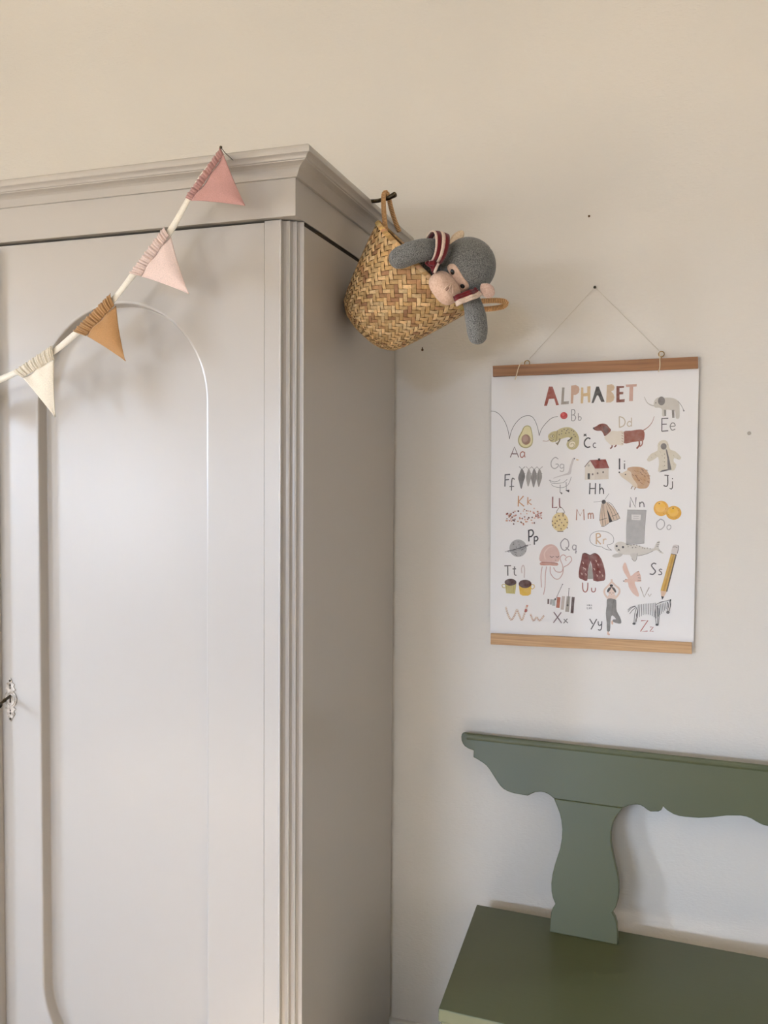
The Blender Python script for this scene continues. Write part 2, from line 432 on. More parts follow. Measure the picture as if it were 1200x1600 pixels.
# rounded strip on the left door that covers the meeting edge
mb = MB(); prof = [(-.030, 0), (-.029, -.010), (-.027, -.018), (-.022, -.0225), (-.014, -.025), (-.004, -.026), (.006, -.025), (.013, -.0235), (.0172, -.021), (.019, -.017), (.019, 0)]
mb.slab([(XC-.0065+x, YF-.0003+y, .150) for x, y in prof], (0, 0, 1.795)); lsub(mb, 'meeting_strip', GREIGE)
# lock plate with pierced outline
mb = MB()
half = [(0,-33.5),(2.6,-29.5),(2.2,-26.5),(5.5,-25.2),(7.0,-23.0),(5.2,-20.5),(6.5,-18.4),(9.4,-15.0),(5.0,-12.6),(9.2,-7.5),(11,-1.5),(10.4,3.5),(8.0,8.0),(4.6,11.0),(9.4,14.4),(6.2,17.2),(5.2,19.4),(7.6,22.0),(5.4,25.6),(3.2,29.0),(1.2,33.5),(0,34.8)]
half = [(x*1.12, z) for x, z in half]
pl = [(x, z) for x, z in half] + [(-x, z) for x, z in reversed(half[1:-1])]
sc = .00138; pc0 = Vector((-1.3372, YF-.0004, 1.0060))
mb.slab([(pc0.x+x*sc, pc0.y-.0016, pc0.z-z*sc) for x, z in pl], (0, .0016, 0))
plate = dsub(mb, 'lock_plate', SILVER, bevel=.0004, segs=1); plate['label'] = 'aged silver keyhole plate with pointed leafy outline'
mb = MB()
for z, s in ((-22, 2.2), (-17.6, 1.6), (17.2, 1.6), (21.5, 2.0)):
    mb.slab([(pc0.x+x*sc*s, pc0.y-.0020, pc0.z-(z+q*s)*sc) for x, q in ((0,-1.3),(.75,.2),(0,1.2),(-.75,.2))], (0, .0006, 0))
kh = [(math.cos(t)*2.0, math.sin(t)*2.4-5) for t in [math.pi*k/8 for k in range(8, 17)]] + [(1.2, 0), (1.4, 5), (-1.4, 5), (-1.2, 0)]
mb.slab([(pc0.x+x*sc, pc0.y-.0021, pc0.z-z*sc) for x, z in kh], (0, .0006, 0))
dsub(mb, 'keyhole', GAP)
mb = MB()
for z in (-29.0, 30.0):
    mb = MB(); mb.ball((pc0.x, pc0.y-.0022, pc0.z-z*sc), (Vector((1,0,0)), Vector((0,1,0)), Vector((0,0,1))), (.0026, .0014, .0026), 12, 8)
    dsub(mb, 'lock_pin', IRON, smooth=True)
mb = MB()   # raised ring of the plate
mb.tube([(pc0.x+math.cos(t)*.0112, pc0.y-.0018, pc0.z+math.sin(t)*.0130) for t in [2*math.pi*k/28 for k in range(29)]], .0011, 6, caps=False)
dsub(mb, 'lock_ring', SILVER, smooth=True)
# frieze and cornice swept round front and sides with mitred corners
def sweep(prof, name, mat):
    mb = MB(); rows = []
    for o, z in prof:
        rows.append([(XS+o, -.018, z), (XS+o, YFR-o, z), (XL-o, YFR-o, z), (XL-o, -.018, z)])
    # doubled corner columns keep the mitre crisp
    for c in range(3):
        mb.grid([[r[c], r[c+1]] for r in rows])
    for c in (0, 3):
        mb.add([r[c] for r in rows], [tuple(range(len(rows)))])
    top = rows[-1]; mb.add(top, [(0, 1, 2, 3)])
    bot = rows[0]; mb.add(bot, [(3, 2, 1, 0)])
    return wpart(mb, name, mat)
sweep([(-.0002, ZF+.0012), (0, ZF+.0004), (0, 2.0295)], 'frieze', GREIGE_H)
cor = [(0, 2.0296), (.0052, 2.0298), (.0062, 2.0312), (.0086, 2.0345), (.0112, 2.0382), (.0140, 2.0418), (.0182, 2.0448), (.0240, 2.0468), (.0300, 2.0478), (.0328, 2.0482),
       (.0335, 2.0496), (.0362, 2.0500), (.0372, 2.0512), (.0385, 2.0532), (.0408, 2.0551), (.0440, 2.0566), (.0462, 2.0572), (.0470, 2.0584), (.0470, 2.0640), (.0462, 2.0680), (.0438, 2.0708), (.0415, 2.0716)]
sweep(cor, 'cornice', GREIGE_H)

# key in the lock
key = thing('key', 'small dark iron key sticking out of the silver keyhole plate', 'key')
kp = Vector((pc0.x, YF-.0022, pc0.z+.0068)); key.location = kp
mb = MB(); mb.tube([(0, 0, 0), (0, -.014, -.004), (0, -.015, -.0043), (0, -.019, -.0056), (0, -.020, -.006), (0, -.030, -.0095)], [.0031, .0031, .0041, .0041, .0030, .0030], 12)
mb.build('shaft', IRON, key, smooth=True)
mb = MB(); mb.tube([(math.cos(t)*.0080, -.0385+math.sin(t)*.0090, -.0124+math.sin(t)*.0032) for t in [2*math.pi*k/28 for k in range(29)]], .0026, 8, caps=False)
mb.build('bow', IRON, key, smooth=True)

# ------------------------------------------------------------------ bench
bench = thing('bench', 'sage green painted wooden bench with scalloped back rail by the wall', 'bench')
ex = (on_z(1200, 1497, .45) - on_z(745, 1413, .45)).normalized()
bl = on_z(745, 1413, .45); fl = on_z(685, 1576, .45)
BL = 1.33                                                # length of the seat
ey = (fl-bl).normalized(); depth = (fl-bl).length
bench.location = (bl.x, bl.y, 0)
BO = Vector(bench.location)
def bpart(mb, name, mat, **k):
    mb.v = [tuple(Vector(p)-BO) for p in mb.v]; return mb.build(name, mat, bench, **k)
def bpt(a, b, z): return Vector((bl.x, bl.y, 0)) + ex*a + ey*b + Vector((0, 0, z))
def bslab(name, a0, a1, b0, b1, z0, z1, mat=GREEN, **k):
    mb = MB(); mb.slab([bpt(a0, b0, z1), bpt(a1, b0, z1), bpt(a1, b1, z1), bpt(a0, b1, z1)], (0, 0, z0-z1)); return bpart(mb, name, mat, **k)
bslab('seat', 0, BL, 0, depth, .424, .45, bevel=.002)
bslab('apron', .004, BL-.004, depth-.026, depth-.003, .30, .4238, bevel=.0015)
for a in (.012, BL-.042): bslab('side_board', a, a+.030, .02, depth-.028, 0, .4238, GREEN_V, bevel=.002)
bslab('stretcher', .044, BL-.044, .19, .215, .12, .20, bevel=.002)
# back: two vase-shaped splats and a rail in one leaning plane
p_a, p_b = on_z(858.5, 1456, .451), on_z(965, 1476, .451)
p_c = on_y(865, 1248, -.070)
BN = (p_b-p_a).cross(p_c-p_a).normalized()
if BN.y > 0: BN = -BN
bx = ex - BN*ex.dot(BN); bx.normalize(); bz = BN.cross(bx); bz = bz if bz.z > 0 else -bz
def bk(px, py): return on_plane(px, py, p_a, BN)
mid_a = bpt(BL/2, 0, .45)
def mirror(p):
    d = (p-mid_a).dot(bx); return p - bx*(2*d)
splat = [(865.3,1248),(870,1259),(874.5,1271),(877,1282),(878.3,1296),(877.8,1310),(875,1326),(871,1338),(866.5,1352),(863,1366),(861.2,1380),(861.5,1393),(863.5,1403),(867.6,1412.5),(863.5,1418.5),(861,1426),(859.5,1440),(858.5,1456),
         (965,1476.5),(965,1458),(964,1444),(961,1434),(956.5,1426.5),(962,1418),(965.6,1406),(967,1394),(967,1380),(965.2,1366),(961.5,1351),(957.5,1333),(954.6,1316),(954.6,1300),(957.5,1286),(963,1275),(973,1262.5)]
S = [bk(*p) for p in splat]
for pts in (S, [mirror(p) for p in reversed(S)]):
    mb = MB(); mb.slab(pts, -BN*.024); bpart(mb, 'splat', GREEN_V, bevel=.0018)
rail_l = [(723.5,1144.3),(721.3,1147.5),(720.6,1151),(721,1157),(722.8,1161.5),(726,1165.8),(732.5,1170),(740,1172.3),(739.4,1183),(744.5,1185.6),(750,1189),(755,1192.2),(759.6,1196),(764.5,1202),(769,1209),(773.5,1216),(778,1223),(782,1228.3),(786.7,1232.7),(792,1235.8),(797.5,1238),(804,1239.8),(810.5,1241),(824.6,1243.2),(831,1240),(836.5,1237.6),(845,1237),(851,1238.2),(857,1241),(861.5,1244.4),(865.3,1248),
          (973,1262.5),(983,1258.3),(990,1257),(996,1257),(1001,1258.2),(1006,1261),(1011,1265),(1016,1268),(1029,1268),(1033,1266),(1034.8,1263),(1036,1259.5),(1039,1263),(1043,1266.5),(1052.6,1272.2),(1061,1274.8),(1070,1276.2),(1091.6,1278),(1113,1277),(1135,1274.3),(1156.6,1274.3),(1166,1276),(1174,1279),(1183,1284.5),(1191,1288.5),(1200,1291)]
Rl = [bk(*p) for p in rail_l]
# the half that the frame cuts off: the outline is mirrored about the middle of the bench
cut = (Rl[-1]-mid_a).dot(bx)
if cut > 0: Rl = [p for p in Rl if (p-mid_a).dot(bx) < -.002]
outline = Rl + [mirror(p) for p in reversed(Rl)]
mb = MB(); mb.slab(outline, -BN*.022); bpart(mb, 'back_rail', GREEN, bevel=.0018)
ta, tb = bk(723.5, 1144.3), bk(1196, 1194.5)
tdir = (tb-ta).normalized(); tl = (mirror(ta)-ta).length
up_b = BN.cross(tdir); up_b = up_b if up_b.z > 0 else -up_b
mb = MB()
prof = [(0.0, .0), (-.0004, .0016), (-.002, .0026), (-.006, .0030), (-.010, .0026), (-.013, .0012), (-.0145, .0)]
mb.slab([ta + tdir*.010 + up_b*(h-.001) + BN*(o+.0003) for h, o in prof], tdir*(tl-.02)); bpart(mb, 'rail_bead', GREEN)

# ------------------------------------------------------------------ poster
YP = -.0105
poster = thing('poster', 'white illustrated alphabet poster between two oak battens hanging on the wall', 'poster')
PC = on_y(930, 790, YP); poster.location = PC
def ppart(mb, name, mat, parent=poster, **k):
    mb.v = [tuple(Vector(p)-PC) for p in mb.v]; return mb.build(name, mat, parent, **k)
tl_, tr_, bl_, br_ = on_y(768.3, 574, YP), on_y(1092.4, 560, YP), on_y(765.8, 1003, YP), on_y(1083.6, 1019, YP)
mb = MB(); mb.slab([tl_, tr_, br_, bl_], (0, .0004, 0)); sheet = ppart(mb, 'sheet', PAPER)
def batten(pts, mat, name):
    f = [on_y(*p, YP-.0092) for p in pts]
    mb = MB(); mb.slab(f, (0, .0088, 0)); o = ppart(mb, name, mat, bevel=.0008)
    g = [Vector((p.x, YP+.0008, p.z)) for p in f]
    mb = MB(); mb.slab(g, (0, .0088, 0)); ppart(mb, name, mat, bevel=.0008); return o
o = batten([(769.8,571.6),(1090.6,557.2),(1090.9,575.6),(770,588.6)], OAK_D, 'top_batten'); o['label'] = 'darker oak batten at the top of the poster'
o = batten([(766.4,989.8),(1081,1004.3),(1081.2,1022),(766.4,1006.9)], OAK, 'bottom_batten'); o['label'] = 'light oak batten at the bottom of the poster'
for px, py in ((823.5, 567.3), (1033.5, 553.2)):
    c = on_y(px, py, YP-.004)
    mb = MB(); mb.tube([c+Vector((math.cos(t)*.0062, 0.002*math.sin(t), math.sin(t)*.0062)) for t in [2*math.pi*k/20 for k in range(21)]], .0011, 6, caps=False)
    mb.tube([c+Vector((0, 0, -.006)), c+Vector((0, 0, -.016))], .0012, 6)
    ppart(mb, 'screw_eye', BRASS, smooth=True)
nailp = on_y(930, 450, 0)
mb = MB()
ea, eb = on_y(827, 561, YP-.004), on_y(1029.5, 547.5, YP-.004); top = Vector((nailp.x, -.007, nailp.z+.0006))
mb.tube([ea, ea.lerp(top, .5), top, top.lerp(eb, .5), eb], .00062, 6); ppart(mb, 'hanging_cord', THIN, smooth=True)
mb = MB()
mb.tube(smooth_path([on_y(817, 566, YP-.006), on_y(812.5, 569.5, YP-.0105), on_y(809.5, 577, YP-.0105), on_y(806.5, 588, YP-.0112), on_y(804.8, 593, YP-.015)], 5), .0012, 6); ppart(mb, 'cord_end', CORD, smooth=True)
mb = MB()
mb.tube(smooth_path([on_y(1030.5, 551, YP-.006), on_y(1031, 559, YP-.0105), on_y(1031.2, 570, YP-.0105), on_y(1030.6, 576, YP-.0112), on_y(1028.4, 581, YP-.016)], 5), .0012, 6)
ppart(mb, 'cord_end', CORD, smooth=True)

# printed pictures: flat pigment on the sheet, drawn at the sheet's real size
ZOOM = {'A': (760, 580, 7.0588), 'B': (920, 580, 6.6667), 'C': (760, 690, 7.0588), 'D': (920, 690, 6.6667), 'E': (760, 820, 7.0588), 'F': (920, 820, 6.6667), 'G': (760, 880, 7.0588), 'H': (900, 880, 6.0), 'P': (0, 0, 1.0)}
class Art:
    def __init__(s, zoom): s.mb = MB(); s.z = ZOOM[zoom]; s.lv = 0
    def pt(s, x, y):
        ox, oy, k = s.z
        p = on_y(ox+x/k, oy+y/k, YP); p.y -= .00012 + s.lv*.000045; return p
    def poly(s, col, pts, sm=0):
        s.lv += 1
        if sm: pts = [(p.x, p.y) for p in smooth_path([(x, y, 0) for x, y in pts], sm, True)]
        v = [s.pt(x, y) for x, y in pts]
        tri = tessellate_polygon([[Vector((x, y, 0)) for x, y in pts]])
        s.mb.add(v, [tuple(t) for t in tri], lin(col)); return s
    def line(s, col, w, pts, sm=4, taper=False, closed=False):
        s.lv += 1
        if sm and len(pts) > 2: pts = [(p.x, p.y) for p in smooth_path([(x, y, 0) for x, y in pts], sm, closed)]
        if closed: pts = pts+[pts[0]]
        n = len(pts); L = []; R = []
        for i, (x, y) in enumerate(pts):
            a = pts[max(i-1, 0)]; b = pts[min(i+1, n-1)]
            dx, dy = b[0]-a[0], b[1]-a[1]; d = math.hypot(dx, dy) or 1
            h = w/2*(1-.65*i/(n-1) if taper else 1)
            L.append(s.pt(x-dy/d*h, y+dx/d*h)); R.append(s.pt(x+dy/d*h, y-dx/d*h))
        s.mb.grid([L, R], lin(col)); return s
    def oval(s, col, cx, cy, rx, ry, rot=0, n=28):
        c, q = math.cos(rot), math.sin(rot)
        return s.poly(col, [(cx+rx*math.cos(t)*c-ry*math.sin(t)*q, cy+rx*math.cos(t)*q+ry*math.sin(t)*c) for t in [2*math.pi*k/n for k in range(n)]])
    def done(s, name, mat=None): 
        o = ppart(s.mb, name, mat or PRINT, sheet, colors=True); return o
GL = {
 'A': [[(0,1),(.5,0),(1,1)],[(.22,.66),(.82,.66)]], 'a': [[(.85,.15),(.45,0),(.05,.35),(.1,.85),(.45,1),(.85,.6)],[(.88,.05),(.88,.75),(1,1)]],
 'B': [[(.08,0),(.1,1)],[(.08,.02),(.6,0),(.8,.25),(.55,.46),(.12,.48)],[(.12,.48),(.7,.52),(.95,.75),(.6,1),(.1,1)]], 'b': [[(.1,0),(.12,1)],[(.12,.7),(.5,.48),(.95,.7),(.7,1),(.12,1)]],
 'C': [[(.95,.1),(.55,0),(.1,.35),(.1,.75),(.5,1),(.95,.92)]], 'c': [[(.95,.1),(.5,0),(.08,.5),(.5,1),(.98,.9)]],
 'D': [[(.1,0),(.12,1)],[(.1,0),(.7,.15),(.95,.5),(.7,.85),(.1,1)]], 'd': [[(.9,0),(.9,1)],[(.9,.55),(.45,.42),(.08,.72),(.4,1),(.9,.85)]],
 'E': [[(.12,0),(.1,1)],[(.12,.02),(.95,0)],[(.12,.47),(.75,.45)],[(.1,1),(.95,.95)]], 'e': [[(.1,.5),(.9,.42),(.75,.05),(.35,.05),(.08,.5),(.4,1),(.95,.85)]],
 'F': [[(.15,0),(.1,1)],[(.15,.03),(1,0)],[(.15,.45),(.8,.42)]], 'f': [[(1,.1),(.6,.0),(.45,.3),(.4,1)],[(.05,.68),(.9,.66)]],
 'G': [[(.95,.15),(.55,0),(.1,.35),(.1,.8),(.5,1),(.92,.8),(.9,.6),(.6,.62)]], 'g': [[(.85,.1),(.4,0),(.08,.3),(.4,.58),(.85,.4)],[(.88,.05),(.85,.85),(.45,1),(.1,.88)]],
 'H': [[(.12,0),(.05,1)],[(.95,0),(.9,1)],[(.1,.5),(.92,.48)]], 'h': [[(.15,0),(.1,1)],[(.12,.62),(.5,.42),(.85,.6),(.9,1)]],
 'I': [[(.5,0),(.5,1)]], 'i': [[(.5,.32),(.48,1)],[(.5,.0),(.52,.1)]],
 'J': [[(.2,0),(.95,.03)],[(.75,.03),(.78,.75),(.55,1),(.05,.92)]], 'j': [[(.7,.3),(.72,.8),(.45,1),(.05,.92)],[(.7,0),(.72,.1)]],
 'K': [[(.15,0),(.1,1)],[(.9,.02),(.15,.55),(1,.98)]], 'k': [[(.15,0),(.12,1)],[(.85,.3),(.15,.65),(.95,1)]],
 'L': [[(.15,0),(.12,1),(.95,.95)]], 'l': [[(.4,0),(.45,.85),(.9,1)]],
 'M': [[(.05,1),(.12,0),(.5,.6),(.92,0),(.98,1)]], 'm': [[(.05,.05),(.1,1)],[(.1,.3),(.3,.0),(.48,.25),(.5,1)],[(.5,.3),(.72,0),(.92,.25),(.97,1)]],
 'N': [[(.05,1),(.12,0),(.85,1),(.95,0)]], 'n': [[(.08,.0),(.1,1)],[(.1,.35),(.5,0),(.85,.3),(.92,1)]],
 'O': [[(.5,0),(.08,.35),(.12,.8),(.5,1),(.92,.65),(.88,.2),(.5,0)]], 'o': [[(.5,0),(.08,.35),(.12,.8),(.5,1),(.92,.65),(.88,.2),(.5,0)]],
 'P': [[(.1,0),(.15,1)],[(.1,.04),(.7,.0),(.95,.28),(.6,.55),(.12,.58)]], 'p': [[(.12,0),(.14,1)],[(.12,.06),(.65,.0),(.92,.25),(.6,.52),(.12,.5)]],
 'Q': [[(.45,0),(.05,.35),(.12,.8),(.5,.98),(.9,.6),(.8,.15),(.45,0)],[(.58,.72),(.98,1)]], 'q': [[(.8,.08),(.35,0),(.08,.3),(.4,.58),(.82,.4)],[(.85,.03),(.78,1)],[(.62,.84),(1,.76)]],
 'R': [[(.12,0),(.12,1)],[(.12,.03),(.7,.02),(.9,.28),(.15,.5),(.98,1)]], 'r': [[(.15,0),(.15,1)],[(.15,.4),(.5,.05),(.95,.1)]],
 'S': [[(.95,.08),(.6,0),(.3,.2),(.6,.5),(.85,.75),(.5,1),(.05,.95)]], 's': [[(.9,.08),(.5,0),(.25,.22),(.7,.55),(.8,.85),(.4,1),(.05,.92)]],
 'T': [[(.0,.03),(1,0)],[(.5,.03),(.52,1)]], 't': [[(.5,0),(.48,.85),(.95,1)],[(.05,.28),(.85,.26)]],
 'U': [[(.1,0),(.15,.75),(.5,1),(.85,.75),(.92,0)]], 'u': [[(.1,0),(.12,.75),(.5,1),(.88,.7),(.92,0)]],
 'V': [[(.0,0),(.42,1),(1,.05)]], 'v': [[(.0,0),(.45,1),(1,.05)]],
 'X': [[(.05,0),(1,1)],[(.95,.03),(0,.98)]], 'x': [[(.05,.1),(1,.95)],[(.9,0),(0,1)]],
 'Y': [[(.0,0),(.45,.5)],[(1,.02),(.2,1)]], 'y': [[(.1,0),(.15,.35),(.5,.48),(.88,.3)],[(.95,0),(.85,.8),(.5,1),(.05,.92)]],
 'Z': [[(.1,.03),(1,0),(.0,1),(.95,.97)]], 'z': [[(.1,.03),(.95,0),(.0,1),(1,.96)]],
}
SHARP = set('AEFHIKLMNTVXYZkvxz')
def letters(zoom, items):
    a = Art(zoom)
    for ch, x0, y0, x1, y1, col, w in items:
        for st in GL[ch]:
            a.line(col, w, [(x0+(x1-x0)*u, y0+(y1-y0)*v) for u, v in st], 0 if ch in SHARP else 4)
    o = a.done('printed_letters', INK); return o
K1, K2 = (58, 54, 52), (112, 106, 104)
# title
t = Art('A')
t.poly((160,80,64), [(690,170),(730,170),(800,372),(770,376),(748,303),(690,306),(668,382),(636,382)])
t.poly((160,150,140), [(835,180),(862,180),(853,335),(910,330),(908,362),(823,368)])
t.poly((206,170,146), [(935,160),(985,152),(1018,170),(1027,200),(1018,238),(985,262),(962,262),(955,355),(930,358)])
t.poly((216,188,142), [(1045,180),(1068,180),(1070,245),(1112,240),(1112,168),(1148,165),(1145,345),(1120,345),(1116,275),(1070,278),(1066,355),(1040,355)])
t.z = ZOOM['B']
t.poly((66,62,60), [(78,160),(105,160),(165,318),(130,320),(98,252),(85,252),(50,330),(28,332)])
t.poly((206,182,152), [(188,145),(240,135),(262,150),(268,170),(258,198),(232,212),(256,235),(267,270),(258,305),(228,325),(182,327)])
t.poly((132,74,58), [(288,155),(368,155),(366,172),(320,175),(320,215),(360,215),(358,240),(320,242),(320,296),(375,290),(372,322),(286,326)])
t.poly((204,166,150), [(385,140),(500,134),(498,158),(462,161),(460,310),(420,312),(425,165),(390,166)])
t.done('printed_title', INK)['label'] = 'title word ALPHABET in brown, pink, grey and black capitals'
# A avocado, B ball, C chameleon
a = Art('A')
a.poly((176,166,112), [(450,598),(486,612),(502,660),(514,740),(506,806),(468,842),(420,848),(374,826),(350,780),(354,728),(386,668),(412,616)], 4)
a.poly((226,216,168), [(450,608),(480,620),(494,664),(504,738),(496,798),(462,830),(420,836),(384,816),(362,778),(366,732),(396,674),(420,622)], 4)
a.oval((158,124,104), 437, 754, 50, 57); a.oval((184,148,128), 428, 744, 32, 38)
a.done('printed_avocado')
a = Art('A')
a.line((70,64,64), 5, [(48,440),(95,446),(150,482),(205,560),(240,660),(254,748)]).line((70,64,64), 5, [(254,748),(276,660),(318,580),(386,512),(456,490),(508,506),(546,566),(572,650),(582,712)]).line((70,64,64), 5, [(582,712),(608,640),(660,570),(720,518),(788,498)])
a.oval((196,48,48), 855, 490, 40, 39); a.oval((216,86,82), 845, 478, 18, 16)
a.done('printed_ball')
a = Art('A')
a.line((186,152,136), 6, [(690,766),(660,772),(622,768)])
a.poly((198,186,138), [(680,716),(700,684),(740,664),(782,658),(800,640),(850,622),(910,618),(960,640),(1002,684),(1022,744),(1018,810),(988,854),(940,866),(900,846),(884,806),(900,762),(926,740),(900,728),(850,740),(800,758),(770,776),(726,784),(694,762)], 3)
a.oval((236,226,204), 942, 806, 38, 42)
a.line((184,172,132), 9, [(978,780),(950,770),(914,786),(908,826),(936,846),(966,828),(964,802),(944,796),(930,810)])
a.line((120,104,80), 5, [(784,650),(776,700),(776,740),(758,782)])
a.oval((160,148,104), 724, 716, 26, 24).oval((226,216,176), 724, 716, 18, 16).oval((60,54,46), 726, 716, 8, 8)
a.line((104,92,70), 5, [(686,750),(720,768),(744,748)])
a.line((126,116,84), 14, [(812,742),(804,770),(784,796)]).line((92,82,62), 14, [(946,726),(930,748),(896,772)])
a.poly((126,116,84), [(760,790),(804,784),(786,818)])
for x, y in ((832,660),(858,642),(886,656),(912,678),(940,652),(964,662),(876,684),(830,690),(966,700),(980,720),(900,640),(804,700)): a.oval((74,66,56), x, y, 6, 6, 0, 8)
a.done('printed_chameleon')
# D dachshund, E elephant
a = Art('B')
a.line((150,88,70), 9, [(566,618),(620,580),(660,530),(682,470)], 4, True)
a.poly((150,88,70), [(360,634),(440,620),(520,608),(560,612),(580,640),(578,700),(566,724),(540,728),(460,738),(362,748)], 3)
a.line((150,88,70), 17, [(524,720),(526,770),(498,806)]).line((164,104,86), 14, [(560,712),(556,760),(530,786)]).line((124,68,54), 14, [(244,760),(240,792),(222,806)]).line((124,68,54), 13, [(284,756),(282,776),(266,790)])
a.poly((226,216,200), [(206,640),(248,622),(300,626),(362,630),(360,766),(300,764),(240,772),(200,742),(162,690)], 3)
for k in range(5): a.line((160,108,92), 5, [(342,640+k*28),(358,650+k*28)], 0)
a.poly((128,68,52), [(46,592),(84,570),(112,552),(150,545),(186,556),(212,586),(232,614),(206,648),(166,676),(150,648),(130,622),(90,622),(56,610)], 3)
a.poly((98,50,40), [(150,572),(180,582),(206,610),(196,644),(166,640),(148,608)], 3)
a.oval((30,26,26), 52, 594, 9, 10).oval((30,26,26), 122, 570, 5, 5)
a.done('printed_dachshund')
a = Art('B')
a.line((196,190,182), 15, [(700,362),(650,354),(606,324),(578,266)], 4, True)
a.poly((206,200,190), [(676,340),(690,298),(722,274),(780,276),(850,276),(906,292),(940,330),(946,400),(942,488),(906,488),(898,420),(850,406),(806,404),(800,462),(766,466),(762,400),(730,380),(690,378)], 3)
a.poly((138,132,126), [(782,402),(806,404),(806,466),(788,466)]).poly((138,132,126), [(864,404),(890,404),(892,486),(868,486)])
a.oval((132,126,122), 757, 310, 37, 46)
a.oval((70,64,62), 698, 330, 5, 6).line((128,122,116), 5, [(926,310),(960,352),(988,404)]).poly((70,66,64), [(980,400),(1000,412),(986,422)])
a.done('printed_elephant')
# F fish, G goose, H house
a = Art('C')
for x, c, s in ((392,(116,112,110),1.15), (468,(168,162,156),.9), (528,(146,140,136),1.0), (586,(156,150,144),.95)):
    h = 104*s
    a.line(c, 6, [(x-30,276),(x,306),(x+34,276)], 0)
    a.poly(c, [(x-2,298),(x+22*s,340),(x+30*s,390),(x+16*s,440),(x-8,404+h),(x-28*s,440),(x-36*s,398),(x-22*s,344)], 3)
    a.line((96,92,90), 4, [(x+18,350),(x+34*s,352)], 0); a.line((120,116,112), 4, [(x-8,330),(x-10,420)], 0)
a.done('printed_fish')
a = Art('C')
a.poly((210,204,202), [(946,196),(966,176),(984,186),(966,206),(940,300),(930,356),(890,368),(800,388),(740,408),(748,396),(820,372),(884,350),(906,330),(922,266)], 2)
a.line((110,106,106), 4, [(690,424),(740,444),(790,436),(812,418)]).line((110,106,106), 4, [(700,420),(716,456),(790,460),(850,450),(892,416)]).line((110,106,106), 4, [(714,470),(750,496),(830,508),(890,486),(920,440),(936,388)])
a.line((60,56,56), 5, [(814,476),(812,556)], 0).line((60,56,56), 5, [(880,446),(882,540)], 0)
a.poly((52,50,50), [(806,552),(840,566),(830,584)]).poly((52,50,50), [(870,538),(916,530),(912,560)])
a.oval((50,46,46), 970, 188, 6, 6).poly((214,176,120), [(990,192),(1028,204),(996,208)])
a.done('printed_goose')
a = Art('D')
a.poly((222,212,198), [(-40,260),(0,204),(14,196),(62,280),(60,398),(-42,398)]).poly((214,202,188), [(60,280),(206,278),(206,390),(60,398)])
a.poly((140,62,50), [(10,192),(176,184),(214,276),(66,282)]).line((88,60,54), 7, [(-44,264),(12,196)], 0)
a.poly((60,50,48), [(96,176),(118,174),(118,198),(98,198)])
a.poly((54,52,50), [(-12,330),(12,330),(12,392),(-12,392)])
for x, y in ((40,340),(92,330),(150,318)): a.oval((120,108,98), x, y, 9, 11)
a.oval((110,100,94), -2, 248, 9, 10).oval((224,216,204), -2, 248, 5, 6)
a.done('printed_house')
# I hedgehog, J jacket
a = Art('D')
a.poly((196,160,126), [(400,290),(430,266),(500,262),(566,274),(614,316),(636,380),(632,440),(606,482),(560,490),(510,484),(470,440),(430,372)], 3)
a.poly((222,206,184), [(316,326),(350,326),(400,300),(440,320),(452,370),(500,440),(504,478),(470,476),(440,440),(390,402),(340,366)], 3)
rr = random.Random(3)
for k in range(46):
    x = rr.uniform(420, 620); y = rr.uniform(275, 480)
    if (x-530)**2/105**2 + (y-375)**2/108**2 < 1 and (x-430)*.9 > (y-330):
        c = rr.choice([(150,110,76),(172,132,96),(126,90,64)]); a.line(c, 6, [(x, y),(x+rr.uniform(14,26), y+rr.uniform(4,18))], 0)
a.oval((40,36,36), 318, 320, 8, 8).oval((40,36,36), 382, 342, 6, 6)
a.line((150,122,100), 9, [(456,462),(440,494)], 0).line((170,140,116), 9, [(490,474),(474,500)], 0)
a.done('printed_hedgehog')
a = Art('D')
a.poly((216,208,190), [(716,40),(736,0),(778,-16),(818,0),(836,50),(850,84),(900,102),(962,164),(940,190),(890,170),(884,210),(912,240),(890,298),(850,300),(780,300),(722,314),(732,240),(722,160),(690,180),(630,208),(606,186),(650,126),(716,94)], 2)
a.oval((112,106,102), 780, 50, 30, 33)
a.poly((104,100,98), [(800,70),(816,90),(838,180),(862,292),(732,322),(760,300),(822,286),(818,180)])
for x, y in ((650,160),(690,130),(760,140),(770,200),(770,250),(880,140),(920,170),(880,230),(740,100),(730,20),(816,24)): a.line((190,180,160), 5, [(x,y),(x+10,y+14)], 0)
for y in (130,170,210,250): a.oval((120,110,98), 790, y, 5, 5, 0, 8)
a.done('printed_jacket')
# K confetti, L lantern, M skirt, N notebook, O oranges
a = Art('C'); rr = random.Random(11)
for k in range(74):
    t = rr.uniform(-1, 1); x = 415+t*195; y = 828+rr.uniform(-1, 1)*(86 if abs(t) < .6 else 46)+(-14*t if t > 0 else 10)
    a.oval(rr.choice([(214,160,140),(226,178,160),(150,90,74),(112,72,64),(206,150,110),(190,120,104)]), x, y, rr.uniform(6,11), rr.uniform(6,11), 0, 9)
a.done('printed_confetti')
a = Art('C')
a.line((70,60,56), 5, [(772,784),(784,752),(816,722),(848,750),(864,782)]).line((96,78,62), 10, [(772,788),(862,788)], 0)
a.oval((224,202,148), 812, 886, 92, 104)
for x, y in ((760,832),(800,818),(846,818),(868,858),(728,878),(758,902),(810,860),(830,894),(892,892),(732,922),(764,944),(800,924),(854,924),(892,950),(780,876),(824,962),(846,800)): a.oval((110,82,62), x, y, 7, 8, 0, 9)
a.line((96,78,62), 9, [(782,990),(850,990)], 0)
a.done('printed_lantern')
a = Art('D')
a.line((90,84,82), 3, [(50,630),(140,620)], 0).line((90,84,82), 3, [(166,604),(212,540)], 0)
